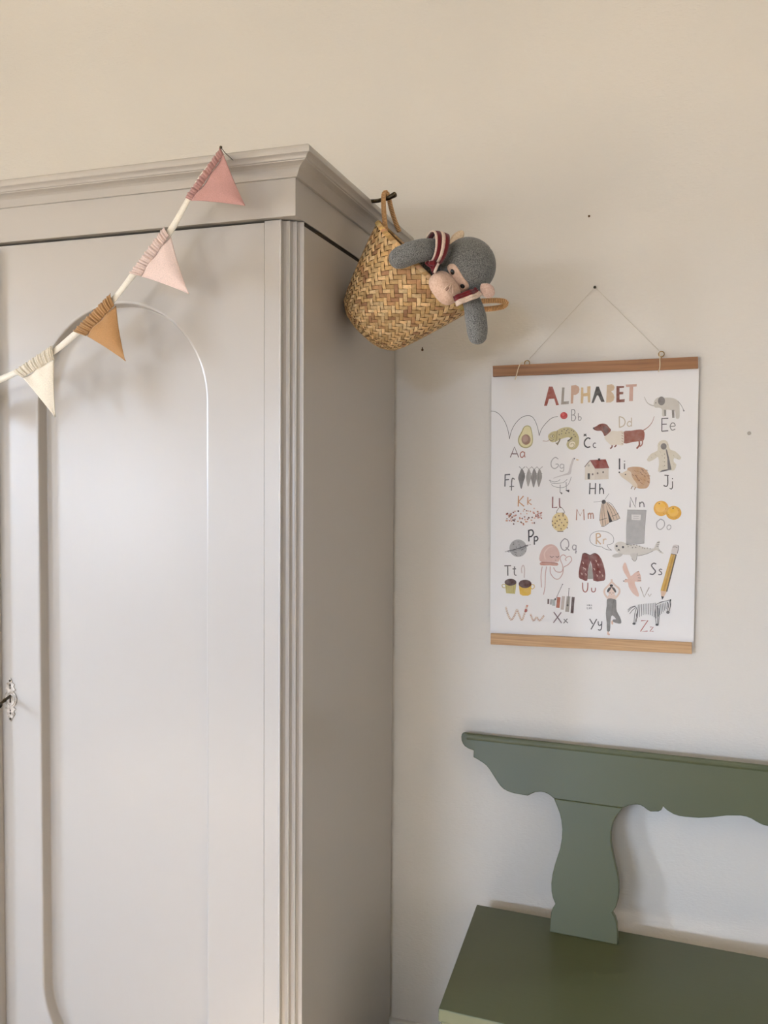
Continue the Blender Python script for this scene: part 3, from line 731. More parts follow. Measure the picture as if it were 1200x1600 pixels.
a.poly((214,190,166), [(140,628),(176,626),(230,660),(280,716),(326,796),(240,824),(236,836),(206,848),(150,882),(130,876),(112,816),(120,720)], 2)
a.poly((64,58,56), [(176,640),(190,700),(246,832),(214,846),(202,780)])
a.oval((64,58,56), 156, 628, 22, 22)
for p in ([(140,640),(122,720),(112,822)],[(148,646),(138,740),(148,880)],[(156,650),(160,740),(176,868)],[(186,636),(230,720),(262,816)],[(192,634),(250,700),(296,806)],[(198,630),(250,664),(326,800)]): a.line((96,84,78), 4, p)
a.line((70,62,58), 5, [(110,820),(150,808),(190,796)]).line((70,62,58), 5, [(240,776),(280,764),(308,742)]).line((80,72,68), 5, [(128,880),(160,882),(206,850)]).line((80,72,68), 5, [(240,830),(280,820),(326,798)])
a.done('printed_skirt')
a = Art('D')
a.poly((176,174,172), [(402,712),(598,714),(580,920),(576,1060),(388,1072),(388,900)])
a.line((110,106,106), 4, [(400,712),(598,714),(580,930),(576,1060),(420,1076),(390,1070)], 0)
a.poly((222,218,214), [(444,758),(544,762),(538,818),(446,814)]).line((150,146,144), 4, [(464,776),(520,778)], 0).line((150,146,144), 4, [(462,798),(520,800)], 0)
a.done('printed_notebook')
a = Art('D')
a.oval((228,170,64), 754, 696, 78, 80).oval((238,188,86), 746, 684, 54, 52).oval((222,164,44), 884, 742, 80, 72).oval((236,186,66), 876, 732, 56, 48)
a.oval((110,84,40), 734, 646, 8, 6).oval((110,84,40), 878, 694, 9, 6)
for x, y in ((800,700),(700,740),(830,760),(910,790),(930,720),(780,750)): a.oval((196,140,50), x, y, 5, 5, 0, 8)
a.done('printed_oranges')
# P planet, Q jellyfish, R seal with speech bubble
a = Art('E')
a.line((200,196,194), 10, [(204,298),(240,290),(470,222),(492,216)], 0)
a.oval((172,170,168), 350, 258, 96, 96)
rr = random.Random(5)
for k in range(26):
    t = rr.uniform(0, 6.28); r = rr.uniform(20, 88); a.oval((104,100,100), 350+math.cos(t)*r, 262+math.sin(t)*r*.95, rr.uniform(4,8), 5, 0, 8)
a.line((72,68,68), 9, [(234,290),(300,276),(380,252),(460,222)]).line((150,146,144), 6, [(240,300),(320,286),(400,258),(460,232)])
a.done('printed_planet')
a = Art('E')
for p in ([(616,460),(602,560),(608,690)],[(662,460),(650,560),(646,680),(630,770)],[(704,460),(706,530),(750,590),(800,596),(840,540),(850,480)],[(740,470),(770,516),(830,518),(850,470),(900,440),(940,390),(926,350),(890,356),(870,380),(884,396)],[(846,490),(838,440),(814,380),(822,346),(850,330),(880,350)]): a.line((202,166,158), 9, p)
a.poly((214,180,170), [(590,400),(596,310),(640,240),(710,214),(770,240),(806,310),(804,390),(780,410),(690,416)], 3)
a.poly((198,150,136), [(596,414),(690,412),(786,420),(780,452),(690,446),(600,446)], 2).line((140,80,70), 5, [(606,412),(690,416),(784,426)])
a.line((226,198,188), 12, [(650,380),(640,310),(690,250),(730,240)])
a.line((90,70,68), 6, [(700,344),(720,358),(746,346)]).line((90,70,68), 6, [(764,346),(782,358),(802,344)]).oval((120,80,76), 764, 390, 8, 3)
a.done('printed_jellyfish')
a = Art('F')
a.line((84,80,80), 4, [(136,230),(60,214),(14,170),(20,106),(70,72),(140,66),(210,84),(256,130),(250,190),(190,210)], 4).line((84,80,80), 4, [(136,230),(180,256),(240,264)]).line((84,80,80), 4, [(190,210),(208,244),(240,264)])
a.done('printed_speech_bubble', INK)
a = Art('F')
a.poly((214,208,198), [(268,216),(290,184),(340,176),(390,194),(440,210),(520,216),(600,240),(676,246),(692,210),(720,170),(742,176),(728,220),(740,262),(782,298),(740,292),(704,262),(640,290),(560,318),(490,326),(420,314),(340,308),(290,280),(268,250)], 2)
a.poly((196,190,182), [(244,322),(290,298),(352,302),(330,332),(270,340)], 3).poly((206,200,192), [(430,300),(502,300),(496,360),(476,380),(450,350)], 3)
a.line((96,92,88), 4, [(504,296),(498,356),(476,380),(446,350)]).line((120,114,108), 4, [(510,324),(600,304),(670,272)])
a.oval((40,36,36), 290, 222, 11, 11).oval((40,36,36), 356, 232, 12, 12).oval((40,36,36), 312, 258, 7, 5).line((60,54,54), 5, [(300,270),(312,262),(326,274)])
for x, y in ((400,208),(440,212),(470,208),(500,212),(530,222),(560,240),(580,248),(610,242),(640,250),(455,238),(490,236),(410,228)): a.oval((120,114,106), x, y, 6, 5, 0, 8)
for p in ([(710,186),(738,180)],[(704,208),(734,206)],[(704,222),(726,224)],[(728,260),(744,272)],[(744,278),(758,282)]): a.line((104,100,98), 5, p, 0)
a.done('printed_seal')
# S pencil, T cups, U waistcoat, V bird
a = Art('F')
a.poly((214,206,202), [(872,230),(884,212),(910,206),(938,220),(936,246),(914,314),(858,304)], 2).line((112,104,100), 6, [(874,234),(900,230),(922,240)]).line((112,104,100), 7, [(930,214),(936,240),(920,300)])
a.poly((206,164,72), [(856,302),(914,312),(812,696),(748,684)])
a.poly((184,138,50), [(878,306),(892,308),(790,692),(772,688)]).poly((96,84,66), [(902,310),(916,312),(818,698),(804,694)])
a.line((70,62,58), 6, [(856,302),(914,312)], 0)
a.poly((216,184,158), [(748,684),(812,696),(782,750),(754,744)]).poly((46,44,46), [(754,742),(784,750),(764,782)])
a.done('printed_pencil')
a = Art('G')
a.line((196,172,112), 9, [(206,236),(180,234),(174,254),(190,270),(208,268)]).poly((190,176,104), [(202,214),(332,214),(316,338),(218,330)]).oval((74,44,38), 266, 210, 65, 38)
for k in range(4): a.line((168,152,88), 4, [(222+k*26,250),(226+k*24,326)], 0)
a.line((212,176,92), 9, [(496,236),(524,240),(528,266),(508,284),(494,276)]).poly((222,180,62), [(356,228),(498,228),(490,340),(460,358),(400,358),(370,340)]).oval((82,46,38), 427, 228, 71, 46)
a.line((206,190,186), 11, [(392,110),(388,60),(404,22),(420,60),(418,160)])
a.done('printed_cups')
a = Art('E')
a.poly((116,52,44), [(1060,318),(1100,312),(1136,330),(1150,330),(1180,314),(1220,318),(1270,380),(1306,500),(1310,600),(1270,620),(1180,616),(1170,500),(1148,400),(1118,520),(1112,616),(1060,604),(1018,576),(1026,470),(1046,390)], 2)
a.poly((150,146,138), [(1146,404),(1170,500),(1180,598),(1114,600),(1120,510)])
a.line((70,36,32), 6, [(1060,324),(1100,316),(1136,344),(1140,400)]).line((70,36,32), 6, [(1150,340),(1180,318),(1216,322)])
for x, y in ((1066,420),(1090,490),(1050,540),(1096,548),(1072,480),(1190,490),(1230,440),(1250,520),(1220,560),(1280,560),(1210,400)): a.line((220,190,176), 7, [(x-8,y-10),(x+4,y-2),(x+2,y+12)])
a.done('printed_waistcoat')
a = Art('F')
a.poly((224,190,174), [(378,390),(400,440),(430,520),(446,530),(520,478),(546,590),(480,590),(490,640),(520,716),(514,750),(460,716),(416,646),(408,600),(380,600),(366,586),(384,564),(408,562),(370,500),(352,440)], 2)
for p in ([(500,494),(524,484)],[(506,528),(532,520)],[(512,552),(542,554)],[(508,580),(546,580)]): a.line((120,104,100), 5, p, 0)
a.oval((50,44,44), 364, 586, 6, 6).oval((60,52,52), 386, 568, 4, 4)
a.done('printed_bird')
# W worm letters, X xylophone, Y yoga pose, Z zebra, signature
a = Art('G'); rr = random.Random(9)
def worm(pts, w, step):
    P = smooth_path([(x, y, 0) for x, y in pts], 8)
    a.line((226,214,200), w, pts)
    acc = 0
    for i in range(1, len(P)):
        d = P[i]-P[i-1]; acc += d.length
        if acc > step:
            acc = 0; n = Vector((-d.y, d.x, 0)).normalized()*(w*.42)
            a.line(rr.choice([(176,110,90),(206,160,120),(150,82,70),(190,130,110)]), 6, [(P[i].x-n.x, P[i].y-n.y),(P[i].x+n.x, P[i].y+n.y)], 0)
worm([(214,480),(236,560),(272,624),(308,580),(338,506)], 22, 16); worm([(338,506),(366,580),(392,628),(420,560),(450,464)], 22, 16); worm([(486,556),(506,610),(524,632),(556,590)], 20, 14); worm([(556,590),(580,628),(600,624),(636,576)], 20, 14)
a.oval((170,84,70), 438, 520, 15, 18).oval((206,140,120), 452, 468, 11, 10)
a.done('printed_worms')
a = Art('G')
for x0, y0, x1, y1, w, c in ((684,394,682,450,20,(104,80,74)),(716,398,710,456,22,(168,166,162)),(744,400,742,470,34,(176,180,176)),(798,374,788,492,38,(172,98,72)),(850,364,836,512,34,(190,176,168)),(906,366,890,536,42,(168,160,150)),(958,372,944,552,32,(74,48,46))): a.line(c, w, [(x0,y0),(x1,y1)], 0)
a.line((60,54,52), 5, [(840,232),(764,398)], 0).line((60,54,52), 5, [(912,280),(898,464)], 0).oval((60,54,52), 760, 398, 11, 11).oval((60,54,52), 896, 464, 11, 12).oval((70,64,60), 840, 232, 6, 6).oval((70,64,60), 912, 280, 6, 6)
a.done('printed_xylophone')
a = Art('H')
a.line((222,196,180), 17, [(300,330),(270,290),(268,250),(300,214),(332,176),(334,150)]).line((222,196,180), 17, [(372,326),(404,282),(404,240),(366,206),(338,176),(334,150)])
a.poly((226,200,184), [(292,330),(310,292),(360,292),(380,326),(360,342),(310,342)], 2).oval((232,208,192), 334, 258, 38, 44)
a.poly((48,44,44), [(332,222),(304,232),(290,262),(300,274),(318,254),(332,230)], 2).poly((48,44,44), [(336,222),(362,234),(378,268),(366,274),(350,252),(336,232)], 2).oval((44,40,40), 332, 210, 16, 12)
a.line((80,60,56), 4, [(310,276),(318,280),(326,276)]).line((80,60,56), 4, [(340,276),(348,280),(356,276)]).oval((190,120,110), 334, 290, 5, 3)
a.line((222,186,164), 14, [(302,630),(300,664),(318,666)]).oval((222,186,164), 340, 556, 9, 20)
a.poly((126,124,122), [(290,340),(322,330),(348,334),(376,346),(378,400),(382,450),(410,500),(426,556),(400,566),(346,548),(350,526),(376,524),(346,490),(330,500),(322,560),(318,634),(290,634),(288,560),(280,470),(288,400)], 2)
a.line((110,108,106), 6, [(352,350),(340,420),(336,490)])
a.done('printed_yoga_pose')
a = Art('H'); Zc = (84,82,82)
for k in range(11):
    x = 584+k*16; a.line(Zc, 5, [(x, 388-3*k*.6),(x-6+k*1.2, 512-abs(k-5)*-1-34*math.sin(k/10*3.14))])
for k in range(7):
    x = 764+k*15; a.line(Zc, 5, [(x, 392-k*5),(x+8, 500-k*14)])
for p in ([(560,404),(520,420),(488,456)],[(566,412),(530,440),(504,474)],[(556,400),(516,412),(486,440)],[(570,416),(552,470),(544,556)],[(584,412),(574,470),(556,556)],[(566,470),(566,548)],[(748,396),(742,480),(752,570)],[(760,400),(764,490),(766,572)],[(778,420),(780,500),(772,570)],[(750,388),(800,362),(856,352)],[(760,380),(830,356)],[(856,352),(880,348),(888,388),(872,450)],[(860,364),(868,400),(852,452)],[(876,352),(884,400),(868,452)],[(884,340),(888,356)]): a.line(Zc, 5, p)
a.oval((60,58,58), 544, 566, 15, 10).oval((60,58,58), 760, 576, 15, 10).oval((96,92,92), 862, 460, 16, 13).oval((40,38,38), 886, 344, 7, 7)
a.done('printed_zebra', INK)
a = Art('H')
for p in ([(104,402),(106,386),(112,396),(118,386),(120,402)],[(124,402),(124,386),(132,388),(126,396),(134,402)],[(140,402),(144,386),(150,402)],[(104,410),(104,430),(116,430)],[(122,412),(122,430)],[(128,430),(130,412),(136,428),(140,412)],[(144,412),(144,430),(152,430)]): a.line((110,106,104), 4, p, 0)
a.done('printed_signature', INK)
# letter pairs
letters('A', [('A',264,836,356,950,(120,92,88),11), ('a',372,888,428,950,(176,112,96),11)])
letters('A', [('B',934,424,988,546,(150,146,146),9), ('b',1010,462,1048,540,(166,162,162),9)])
letters('A', [('C',1076,736,1150,840,(54,52,52),15)]); 
letters('B', [('c',42,748,76,796,(66,62,62),9)])
letters('P', [('x',912,678,916.4,681.6,(56,54,54),1.6)])
letters('B', [('D',310,472,382,586,(196,182,160),11), ('d',396,484,450,576,(200,186,164),10)])
letters('B', [('E',752,490,832,626,(100,96,96),11), ('e',842,538,904,614,(140,136,134),10)])
letters('C', [('F',198,362,262,496,(96,92,92),13), ('f',252,404,312,540,(110,106,104),12)])
letters('C', [('G',708,174,798,298,(176,172,170),10), ('g',806,248,860,330,(186,180,178),10)])
letters('D', [('H',4,432,74,548,K1,12), ('h',108,438,158,546,K1,12)])
letters('D', [('I',312,176,328,290,(70,66,66),15), ('i',358,200,386,286,(78,74,74),12)])
letters('D', [('J',776,350,836,466,K1,11), ('j',840,380,884,494,K1,10)])
letters('C', [('K',344,598,416,716,(206,150,104),13), ('k',450,612,500,696,(202,148,108),12)])
letters('C', [('L',722,608,784,730,(128,70,64),14), ('l',790,624,830,728,(122,66,60),13)])
letters('C', [('M',988,746,1080,866,(176,126,104),12)])
letters('D', [('m',-10,744,50,806,(176,126,104),11)])
letters('D', [('N',426,580,496,686,(78,74,76),10), ('n',526,630,580,682,(92,88,90),10)])
letters('D', [('O',700,806,794,916,(176,172,170),10), ('o',812,866,858,918,(180,176,174),9)])
letters('E', [('P',460,58,522,184,(50,48,48),15), ('p',522,130,572,220,(54,52,52),14)])
letters('E', [('Q',816,152,918,284,(152,146,148),11), ('q',944,222,998,318,(152,146,148),10)])
letters('F', [('R',72,90,126,202,(206,172,136),13), ('r',146,146,186,200,(210,182,152),11)])
letters('F', [('S',630,400,706,516,(70,68,68),12), ('s',722,462,768,520,(96,92,92),11)])
letters('G', [('T',198,26,272,138,(88,84,82),13), ('t',286,36,334,134,(96,92,90),12)])
letters('H', [('U',56,182,116,270,(160,92,78),10), ('u',142,230,186,270,(150,84,74),9)])
letters('H', [('V',604,222,686,318,(170,158,144),9), ('v',676,286,706,312,(186,174,158),7)])
letters('G', [('X',738,538,830,660,(122,100,102),12), ('x',852,612,898,662,(92,88,90),10)])
letters('H', [('Y',128,522,194,620,(48,46,46),10), ('y',204,544,244,628,(52,50,50),9)])
letters('H', [('Z',604,536,674,640,(164,66,58),9), ('z',692,598,726,640,(170,80,70),8)])

# ------------------------------------------------------------------ nails and marks on the wall
def nail(px, py, label, r=.0028, out=.010, mat=RUST, tilt=(0, 0, 0), name='nail', cat='nail'):
    p = on_y(px, py, 0); o = thing(name, label, cat); o.location = p
    mb = MB(); d = Vector((tilt[0], -out, tilt[2]))
    mb.tube([(0, -.0002, 0), d], r*.45, 8); mb.build('shank', mat, o, smooth=True)
    mb = MB(); mb.tube([d, d+d.normalized()*.0014], [r, r*.8], 12); mb.build('head', mat, o)
    return o
nail(930, 450, 'small dark nail that carries the cord of the alphabet poster', .0034, .010, IRON)
nail(660, 543, 'bent rusty nail in the wall below the monkey and basket', .003, .014, RUST, (.004, 0, -.008))
nail(920, 339, 'small nail stub high on the wall above the poster nail', .0026, .004, RUST, (.001, 0, .001))
mb = MB(); p = on_y(1170.5, 677, 0)
mb.tube([(0, -.0002, 0), (0, -.0022, 0), (0, -.0030, 0)], [.0040, .0040, .0028], 14)
o = mb.build('wall_plug', mat_paint('plug_grey', (176, 168, 158), 0.6, 0.0)); o.location = p; tag(o, 'small grey plug in the bare wall right of the poster', 'plug')

# ------------------------------------------------------------------ bunting
YB = -.70
BUNT = [('dusty pink', (198,150,142), (345.5,231),(349.6,241.5),(300.5,314),(290,309),(382.6,321)),
        ('pale blush pink', (236,210,198), (257.3,355),(265,368.5),(221,432),(203.4,427),(295,459)),
        ('golden brown', (184,138,90), (173.5,458.7),(179.2,477),(135,525),(115,517.5),(196,564)),
        ('cream white', (238,225,203), (83.2,539.5),(85.6,562),(35.5,590),(22,580),(86,651)),
        ('muted mauve', (190,150,146), (-58,603),(-50,624),(-102,642),(-118,635),(-66,664))]
bunting = thing('bunting', 'string of triangular fabric flags draped across the front of the wardrobe', 'bunting')
pinpos = on_y(346, 235, YB)
BO2 = pinpos; bunting.location = pinpos
def upart(mb, name, mat, parent=bunting, **k):
    mb.v = [tuple(Vector(p)-BO2) for p in mb.v]; return mb.build(name, mat, parent, **k)
rp = [(346,237),(320,272),(294,312),(268,358),(240,392),(209,428),(178,467),(150,495),(120,520),(86,548),(55,566),(25,582),(0,593),(-30,604),(-60,612),(-120,634)]
P = [on_y(x, y, YB+.0012) for x, y in rp]
xl = XL+.12; a0 = P[-1]
for k in range(1, 9):
    t = k/8; P.append(Vector((a0.x+(xl-a0.x)*t, YB+.0012, a0.z-.03*t+(2.10-a0.z+.03)*t*t)))
P = smooth_path(P, 4)
mb = MB(); La = []; Lb = []
for i, p in enumerate(P):
    d = (P[min(i+1, len(P)-1)]-P[max(i-1, 0)]).normalized(); n = Vector((-d.z, 0, d.x)); n = n if n.z > 0 else -n
    w = .0062; tw = .0012*math.sin(i*.9)
    La.append(p+n*w+Vector((0, tw, 0))); Lb.append(p-n*w-Vector((0, tw, 0)))
mb.grid([La, Lb]); upart(mb, 'ribbon', TAPE, smooth=True, solid=.0008)['label'] = 'white cotton tape of the bunting'
for fi, (cn, rgb, tA, tB, bB, bA, tip) in enumerate(BUNT):
    dark = tuple(int(v*.90) for v in rgb)
    cloth = mat_felt(cn.replace(' ', '_')+'_cotton', dark, rgb, 900, 0.22)
    A, B, C_, D, T_ = [on_y(*q, YB) for q in (tA, tB, bB, bA, tip)]
    rr = random.Random(fi+2); ph = rr.uniform(0, 6)
    mb = MB(); N, R = 26, 26
    rows = []
    for i in range(R+1):          # body from the seam to the tip
        s = i/R; row = []
        for j in range(N+1):
            t = j/N; e = B.lerp(C_, t); q = e.lerp(T_, s)
            edge = math.sin(math.pi*t)
            q = q + (T_-e).normalized()*0 
            q.y += -.0045*math.sin(math.pi*min(1, s*1.1))*edge + .0022*math.sin(5*t+3*s+ph)*(1-s*.6) + .0016*math.sin(13*t+ph)*max(0, 1-3.2*s)
            q += (B.lerp(C_, .5)-q)*(.035*math.sin(math.pi*s)*(abs(t-.5)*2)**2)
            row.append(q)
        rows.append(row)
    mb.grid(rows)
    fl = upart(mb, 'flag', cloth, smooth=True, solid=.0014); fl['label'] = cn + ' triangular cotton flag'
    mb = MB(); rows = []; N = 110
    for i in range(9):            # gathered casing through which the tape runs
        s = i/8; row = []
        for j in range(N+1):
            t = j/N
            a_ = A.lerp(D, t); b_ = B.lerp(C_, t); q = a_.lerp(b_, s)
            g = math.sin(t*62+ph+2.2*math.sin(t*9))*.55 + math.sin(t*113+2*ph+1.5*math.sin(t*7))*.45
            q.y += -.0036*math.sin(math.pi*(.08+.92*s)) - .0024*g*(.45+.55*math.sin(math.pi*s)) - .0008
            if i == 0: q += (A-B).normalized()*(.0010*g)
            row.append(q)
        rows.append(row)
    mb.grid(rows)
    gm = mat_felt(cn.replace(' ', '_')+'_gathers', tuple(int(v*.84) for v in rgb), tuple(int(v*.95) for v in rgb), 900, 0.22)
    upart(mb, 'gathered_casing', gm, fl, smooth=True, solid=.0012)
for k, (pp, lab) in enumerate(((Vector((pinpos.x+.001, YB-.004, pinpos.z+.004)), 'dark pin that holds the pink end of the bunting to the cornice'), (Vector((xl, YB-.004, 2.1)), 'dark pin at the far left end of the bunting'))):
    o = thing('pin', lab, 'pin'); o.location = pp
    mb = MB(); mb.ball((0, 0, 0), (Vector((1,0,0)), Vector((0,1,0)), Vector((0,0,1))), (.0026, .0026, .0026), 12, 8); mb.build('head', IRON, o, smooth=True)
    mb = MB(); mb.tube([(0, 0, 0), (.002, .012, -.006), (.006, .034, -.012)] if k == 0 else [(0, 0, 0), (0, .012, -.02), (0, .030, -.036)], .0006, 6); mb.build('needle', IRON, o, smooth=True)

# ------------------------------------------------------------------ hook and basket
YK = -.36
hook = thing('hook', 'dark iron hook reaching out from the top of the wardrobe cornice', 'hook')
hb = Vector((-.70, -.325, 2.0765)); hook.location = hb
hp = [hb, on_y(582, 314.5, -.334), on_y(596, 312.3, -.35), on_y(606, 309.8, YK), on_y(612, 306.6, YK), on_y(617.2, 303.8, YK)]
mb = MB(); P = smooth_path(hp, 5); R = [.0042+.0016*min(1, max(0, (i/len(P)-.55)*3)) for i in range(len(P))]
tip = P[-1]; d = (P[-1]-P[-2]).normalized(); P += [tip+d*.002, tip+d*.0033]; R += [.0048, .0022]
mb.tube([p-hb for p in P], R, 12); mb.build('hook_rod', IRON, hook, smooth=True)
mb = MB(); mb.box((-.016, -.014, -.0048), (.016, .014, -.0018)); mb.build('hook_plate', IRON, hook, bevel=.001)

r_l, r_r = on_y(599, 347, YK), on_y(727, 491, YK)
b_l, b_r = on_y(541, 474, YK), on_y(617, 543, YK)
rc, bc = (r_l+r_r)/2, (b_l+b_r)/2
AX = (rc-bc); H = AX.length; AX.normalize()
EX = (r_r-r_l); EX = (EX-AX*EX.dot(AX)).normalized(); EY = AX.cross(EX)
if EY.y > 0: EY = -EY
RT, RB = (r_r-r_l).length/2-.0045, (b_r-b_l).length/2
# the basket's bottom left edge rests against the wardrobe side
basket = thing('basket', 'woven palm leaf basket with two wrapped handles hanging beside the wardrobe', 'basket')
basket.location = bc; KO = Vector(bc)
def kpart(mb, name, mat, parent=basket, **k):
    mb.v = [tuple(Vector(p)-KO) for p in mb.v]; return mb.build(name, mat, parent, **k)
PROF = [(-.022, .004), (-.0215, .020), (-.020, .036), (-.016, .050), (-.009, .062), (0, RB), (.02, RB+(RT-RB)*.17), (.05, RB+(RT-RB)*.37), (.085, RB+(RT-RB)*.58), (.12, RB+(RT-RB)*.78), (H, RT)]
def prof_at(s):
    for (a, ra), (b, rb) in zip(PROF, PROF[1:]):
        if s <= b or (b, rb) == PROF[-1]:
            t = min(1, max(0, (s-a)/(b-a))); return ra+(rb-ra)*t
NC = 56
# arc length against conformal height
tab = []; s = -.0215; v = 0.0; prev = None
pts = []
for k in range(400):
    i = k/399*(len(PROF)-1); j = min(int(i), len(PROF)-2); t = i-j
    a, b = PROF[j], PROF[j+1]; pts.append((a[0]+(b[0]-a[0])*t, a[1]+(b[1]-a[1])*t))
arc = [(0.0, pts[0])]
for a, b in zip(pts, pts[1:]):
    ds = math.hypot(b[0]-a[0], b[1]-a[1]); r = max(.012, (a[1]+b[1])/2)
    v += ds*NC/(2*math.pi*r); arc.append((v, b))
VM = v
def surf(u, vv, lift):
    vv = min(max(vv, 0), VM)
    lo, hi = 0, len(arc)-1
    while hi-lo > 1:
        m_ = (lo+hi)//2
        if arc[m_][0] <= vv: lo = m_
        else: hi = m_
    t = (vv-arc[lo][0])/max(1e-9, arc[hi][0]-arc[lo][0])
    s_ = arc[lo][1][0]+(arc[hi][1][0]-arc[lo][1][0])*t; r_ = arc[lo][1][1]+(arc[hi][1][1]-arc[lo][1][1])*t
    ds = arc[hi][1][0]-arc[lo][1][0]; dr = arc[hi][1][1]-arc[lo][1][1]; dl = math.hypot(ds, dr) or 1
    th = 2*math.pi*u/NC
    rad = EX*math.cos(th)+EY*math.sin(th)
    wob = 1+.010*math.sin(3*th+1)+.008*math.sin(5*th)
    return bc + AX*s_ + rad*(r_*wob) + (rad*(ds/dl)-AX*(dr/dl))*lift
weave = MB(); rr = random.Random(4)
def strand(a0, a1, b0, b1, longways, col):
    """one visible float of a palm strip: a low domed patch whose ends dip under its neighbours"""
    rows = []; nl, nw = 4, 2
    g = .07
    for i in range(nl+1):
        row = []
        for j in range(nw+1):
            tl_ = i/nl; tw = j/nw
            if longways == 'b': a = a0+g+(a1-a0-2*g)*tw; b = b0+.02+(b1-b0-.04)*tl_
            else: b = b0+g+(b1-b0-2*g)*tw; a = a0+.02+(a1-a0-.04)*tl_
            lift = .0021*math.sin(math.pi*(.06+.88*tl_)) + (.0005 if j == 1 else 0) - .0004
            row.append(surf((a+b)/2, (a-b)/2, lift))
        rows.append(row)
    weave.grid(rows, col)
tones = [(228,192,140),(220,182,128),(210,172,118),(232,200,150),(202,162,108),(216,178,126)]
def tone(u, vv):
    c = rr.choice(tones); k = rr.uniform(.9, 1.06)
    band = math.sin(vv*1.25+.6)
    if band > .72 and rr.random() < .5: c = (190,144,100)
    if rr.random() < .06: c = (176,130,92)
    return lin(tuple(min(255, x*k) for x in c))
for i in range(-int(VM)-2, NC+int(VM)+3):
    for j in range(-int(VM)-NC-2, NC+int(VM)+3):
        # warp float starts
        if (i+j) % 4 == 0:
            cu, cv = (i+.5+j+1)/2, (i+.5-j-1)/2
            if 0 <= cu < NC and .3 < cv < VM+.2: strand(i, i+1, j, j+2, 'b', tone(cu, cv))
        if (i+j) % 4 == 2:
            cu, cv = (i+1+j+.5)/2, (i+1-j-.5)/2
            if 0 <= cu < NC and .3 < cv < VM+.2: strand(i, i+2, j, j+1, 'a', tone(cu, cv))
o = kpart(weave, 'woven_body', PALM, smooth=True, colors=True); o['kind'] = 'stuff'
lin_ = MB(); rows = []
for k in range(0, 400, 12):
    vv, (s_, r_) = arc[k]
    rows.append([surf(u*NC/48, vv, -.0016) for u in range(48)])
rows.append([surf(u*NC/48, VM, -.0016) for u in range(48)])
lin_.grid(rows, wrap=True); kpart(lin_, 'lining', INNER, smooth=True, solid=.0015)
rim = MB(); NR = 92
for k in range(NR):               # leaf strips wrapped round the rim
    a = k/NR*NC; w = NC/NR*1.05; rows = []
    c = lin(tuple(x*rr.uniform(.92, 1.05) for x in rr.choice([(226,186,128),(212,170,112),(200,158,102),(190,146,94)])))
    for i in range(7):
        t = i/6; ang = -.5+t*math.pi*1.25
        hh = math.sin(ang)*.0062; ll = math.cos(ang)*.0030
        slant = (1-t)*.9
        rows.append([surf(a+slant+q*w, VM, 0)+AX*(hh-.002)+(surf(a+slant, VM, .001)-surf(a+slant, VM, 0)).normalized()*(ll+(.0006 if q == .5 else 0)) for q in (0, .5, 1)])
    rim.grid(rows, c)
o = kpart(rim, 'rim_wrapping', PALM, smooth=True, colors=True); o['kind'] = 'stuff'
def handle(path, r=.0052, label=None):
    P = smooth_path(path, 14); mb = MB(); pitch_ = .0034
    L = [0]
    for a, b in zip(P, P[1:]): L.append(L[-1]+(b-a).length)
    n = int(L[-1]/pitch_*4); Q = []; R = []
    for i in range(n+1):
        d = L[-1]*i/n; k = max(x for x in range(len(L)) if L[x] <= d+1e-9); k = min(k, len(P)-2)
        t = (d-L[k])/max(1e-9, L[k+1]-L[k]); Q.append(P[k].lerp(P[k+1], t)); R.append(r*(.76 if i % 4 == 0 else 1.04 if i % 4 == 2 else .97))
    o0 = len(mb.v); mb.tube(Q, R, 10)
    for i in range(len(Q)):
        c = (120,74,40) if i % 4 == 0 else (220, 174, 122)
        for q in range(10): mb.c[o0+i*10+q] = lin(c)
    return kpart(mb, 'handle', TWINE, smooth=True, colors=True)
h = handle([on_y(603, 366, YK-.030), on_y(601.5, 350, YK-.024), on_y(599.5, 325, YK-.012), on_y(599.5, 306, YK-.004), on_y(602.5, 300.8, YK+.002), on_y(606.5, 306, YK+.007), on_y(611, 325, YK+.018), on_y(617, 345, YK+.03), on_y(624, 362, YK+.034)])
h['label'] = 'upper handle looped over the hook'
h = handle([on_y(716, 478, YK-.018), on_y(735, 473, YK-.018), on_y(755, 470.5, YK-.016), on_y(775, 469.5, YK-.012), on_y(787, 471, YK-.004), on_y(790.5, 474.5, YK+.004), on_y(784, 479.5, YK+.012), on_y(766, 482.5, YK+.018), on_y(745, 484, YK+.022), on_y(722, 487, YK+.022)], .0056)
h['label'] = 'lower handle sticking out to the right'

# ------------------------------------------------------------------ plush monkey
monkey = thing('plush_monkey', 'grey felt plush monkey with beige muzzle and striped scarf leaning out of the basket', 'soft toy')
hc = on_y(730.5, 416.5, -.425); monkey.location = hc; MO = Vector(hc)
def mpart(mb, name, mat, parent=monkey, **k):
    mb.v = [tuple(Vector(p)-MO) for p in mb.v]; return mb.build(name, mat, parent, **k)
VW = (hc-CAM).normalized()                       # line of sight, only used to turn the toy's face the way it looks in the photograph
ur = (RGT*21+UPV*15).normalized(); er = (RGT*15-UPV*21).normalized(); fr = -FWD
tlt = math.radians(28)
HU = (ur*math.cos(tlt)+fr*math.sin(tlt)).normalized(); HF = (fr*math.cos(tlt)-ur*math.sin(tlt)).normalized(); HE = er
HR = (.0545, .051, .0535)                        # half width (ear to ear), depth, height
def head_fn(d):
    seam = 1-.012*math.exp(-(d.x/.035)**2)*(1 if d.z > -.2 else 0)
    return seam*(1+.04*max(0, d.z))
mb = MB(); mb.ball(hc, (HE, HF, HU), HR, 40, 26, head_fn); mpart(mb, 'head', GREY_FELT, smooth=True)
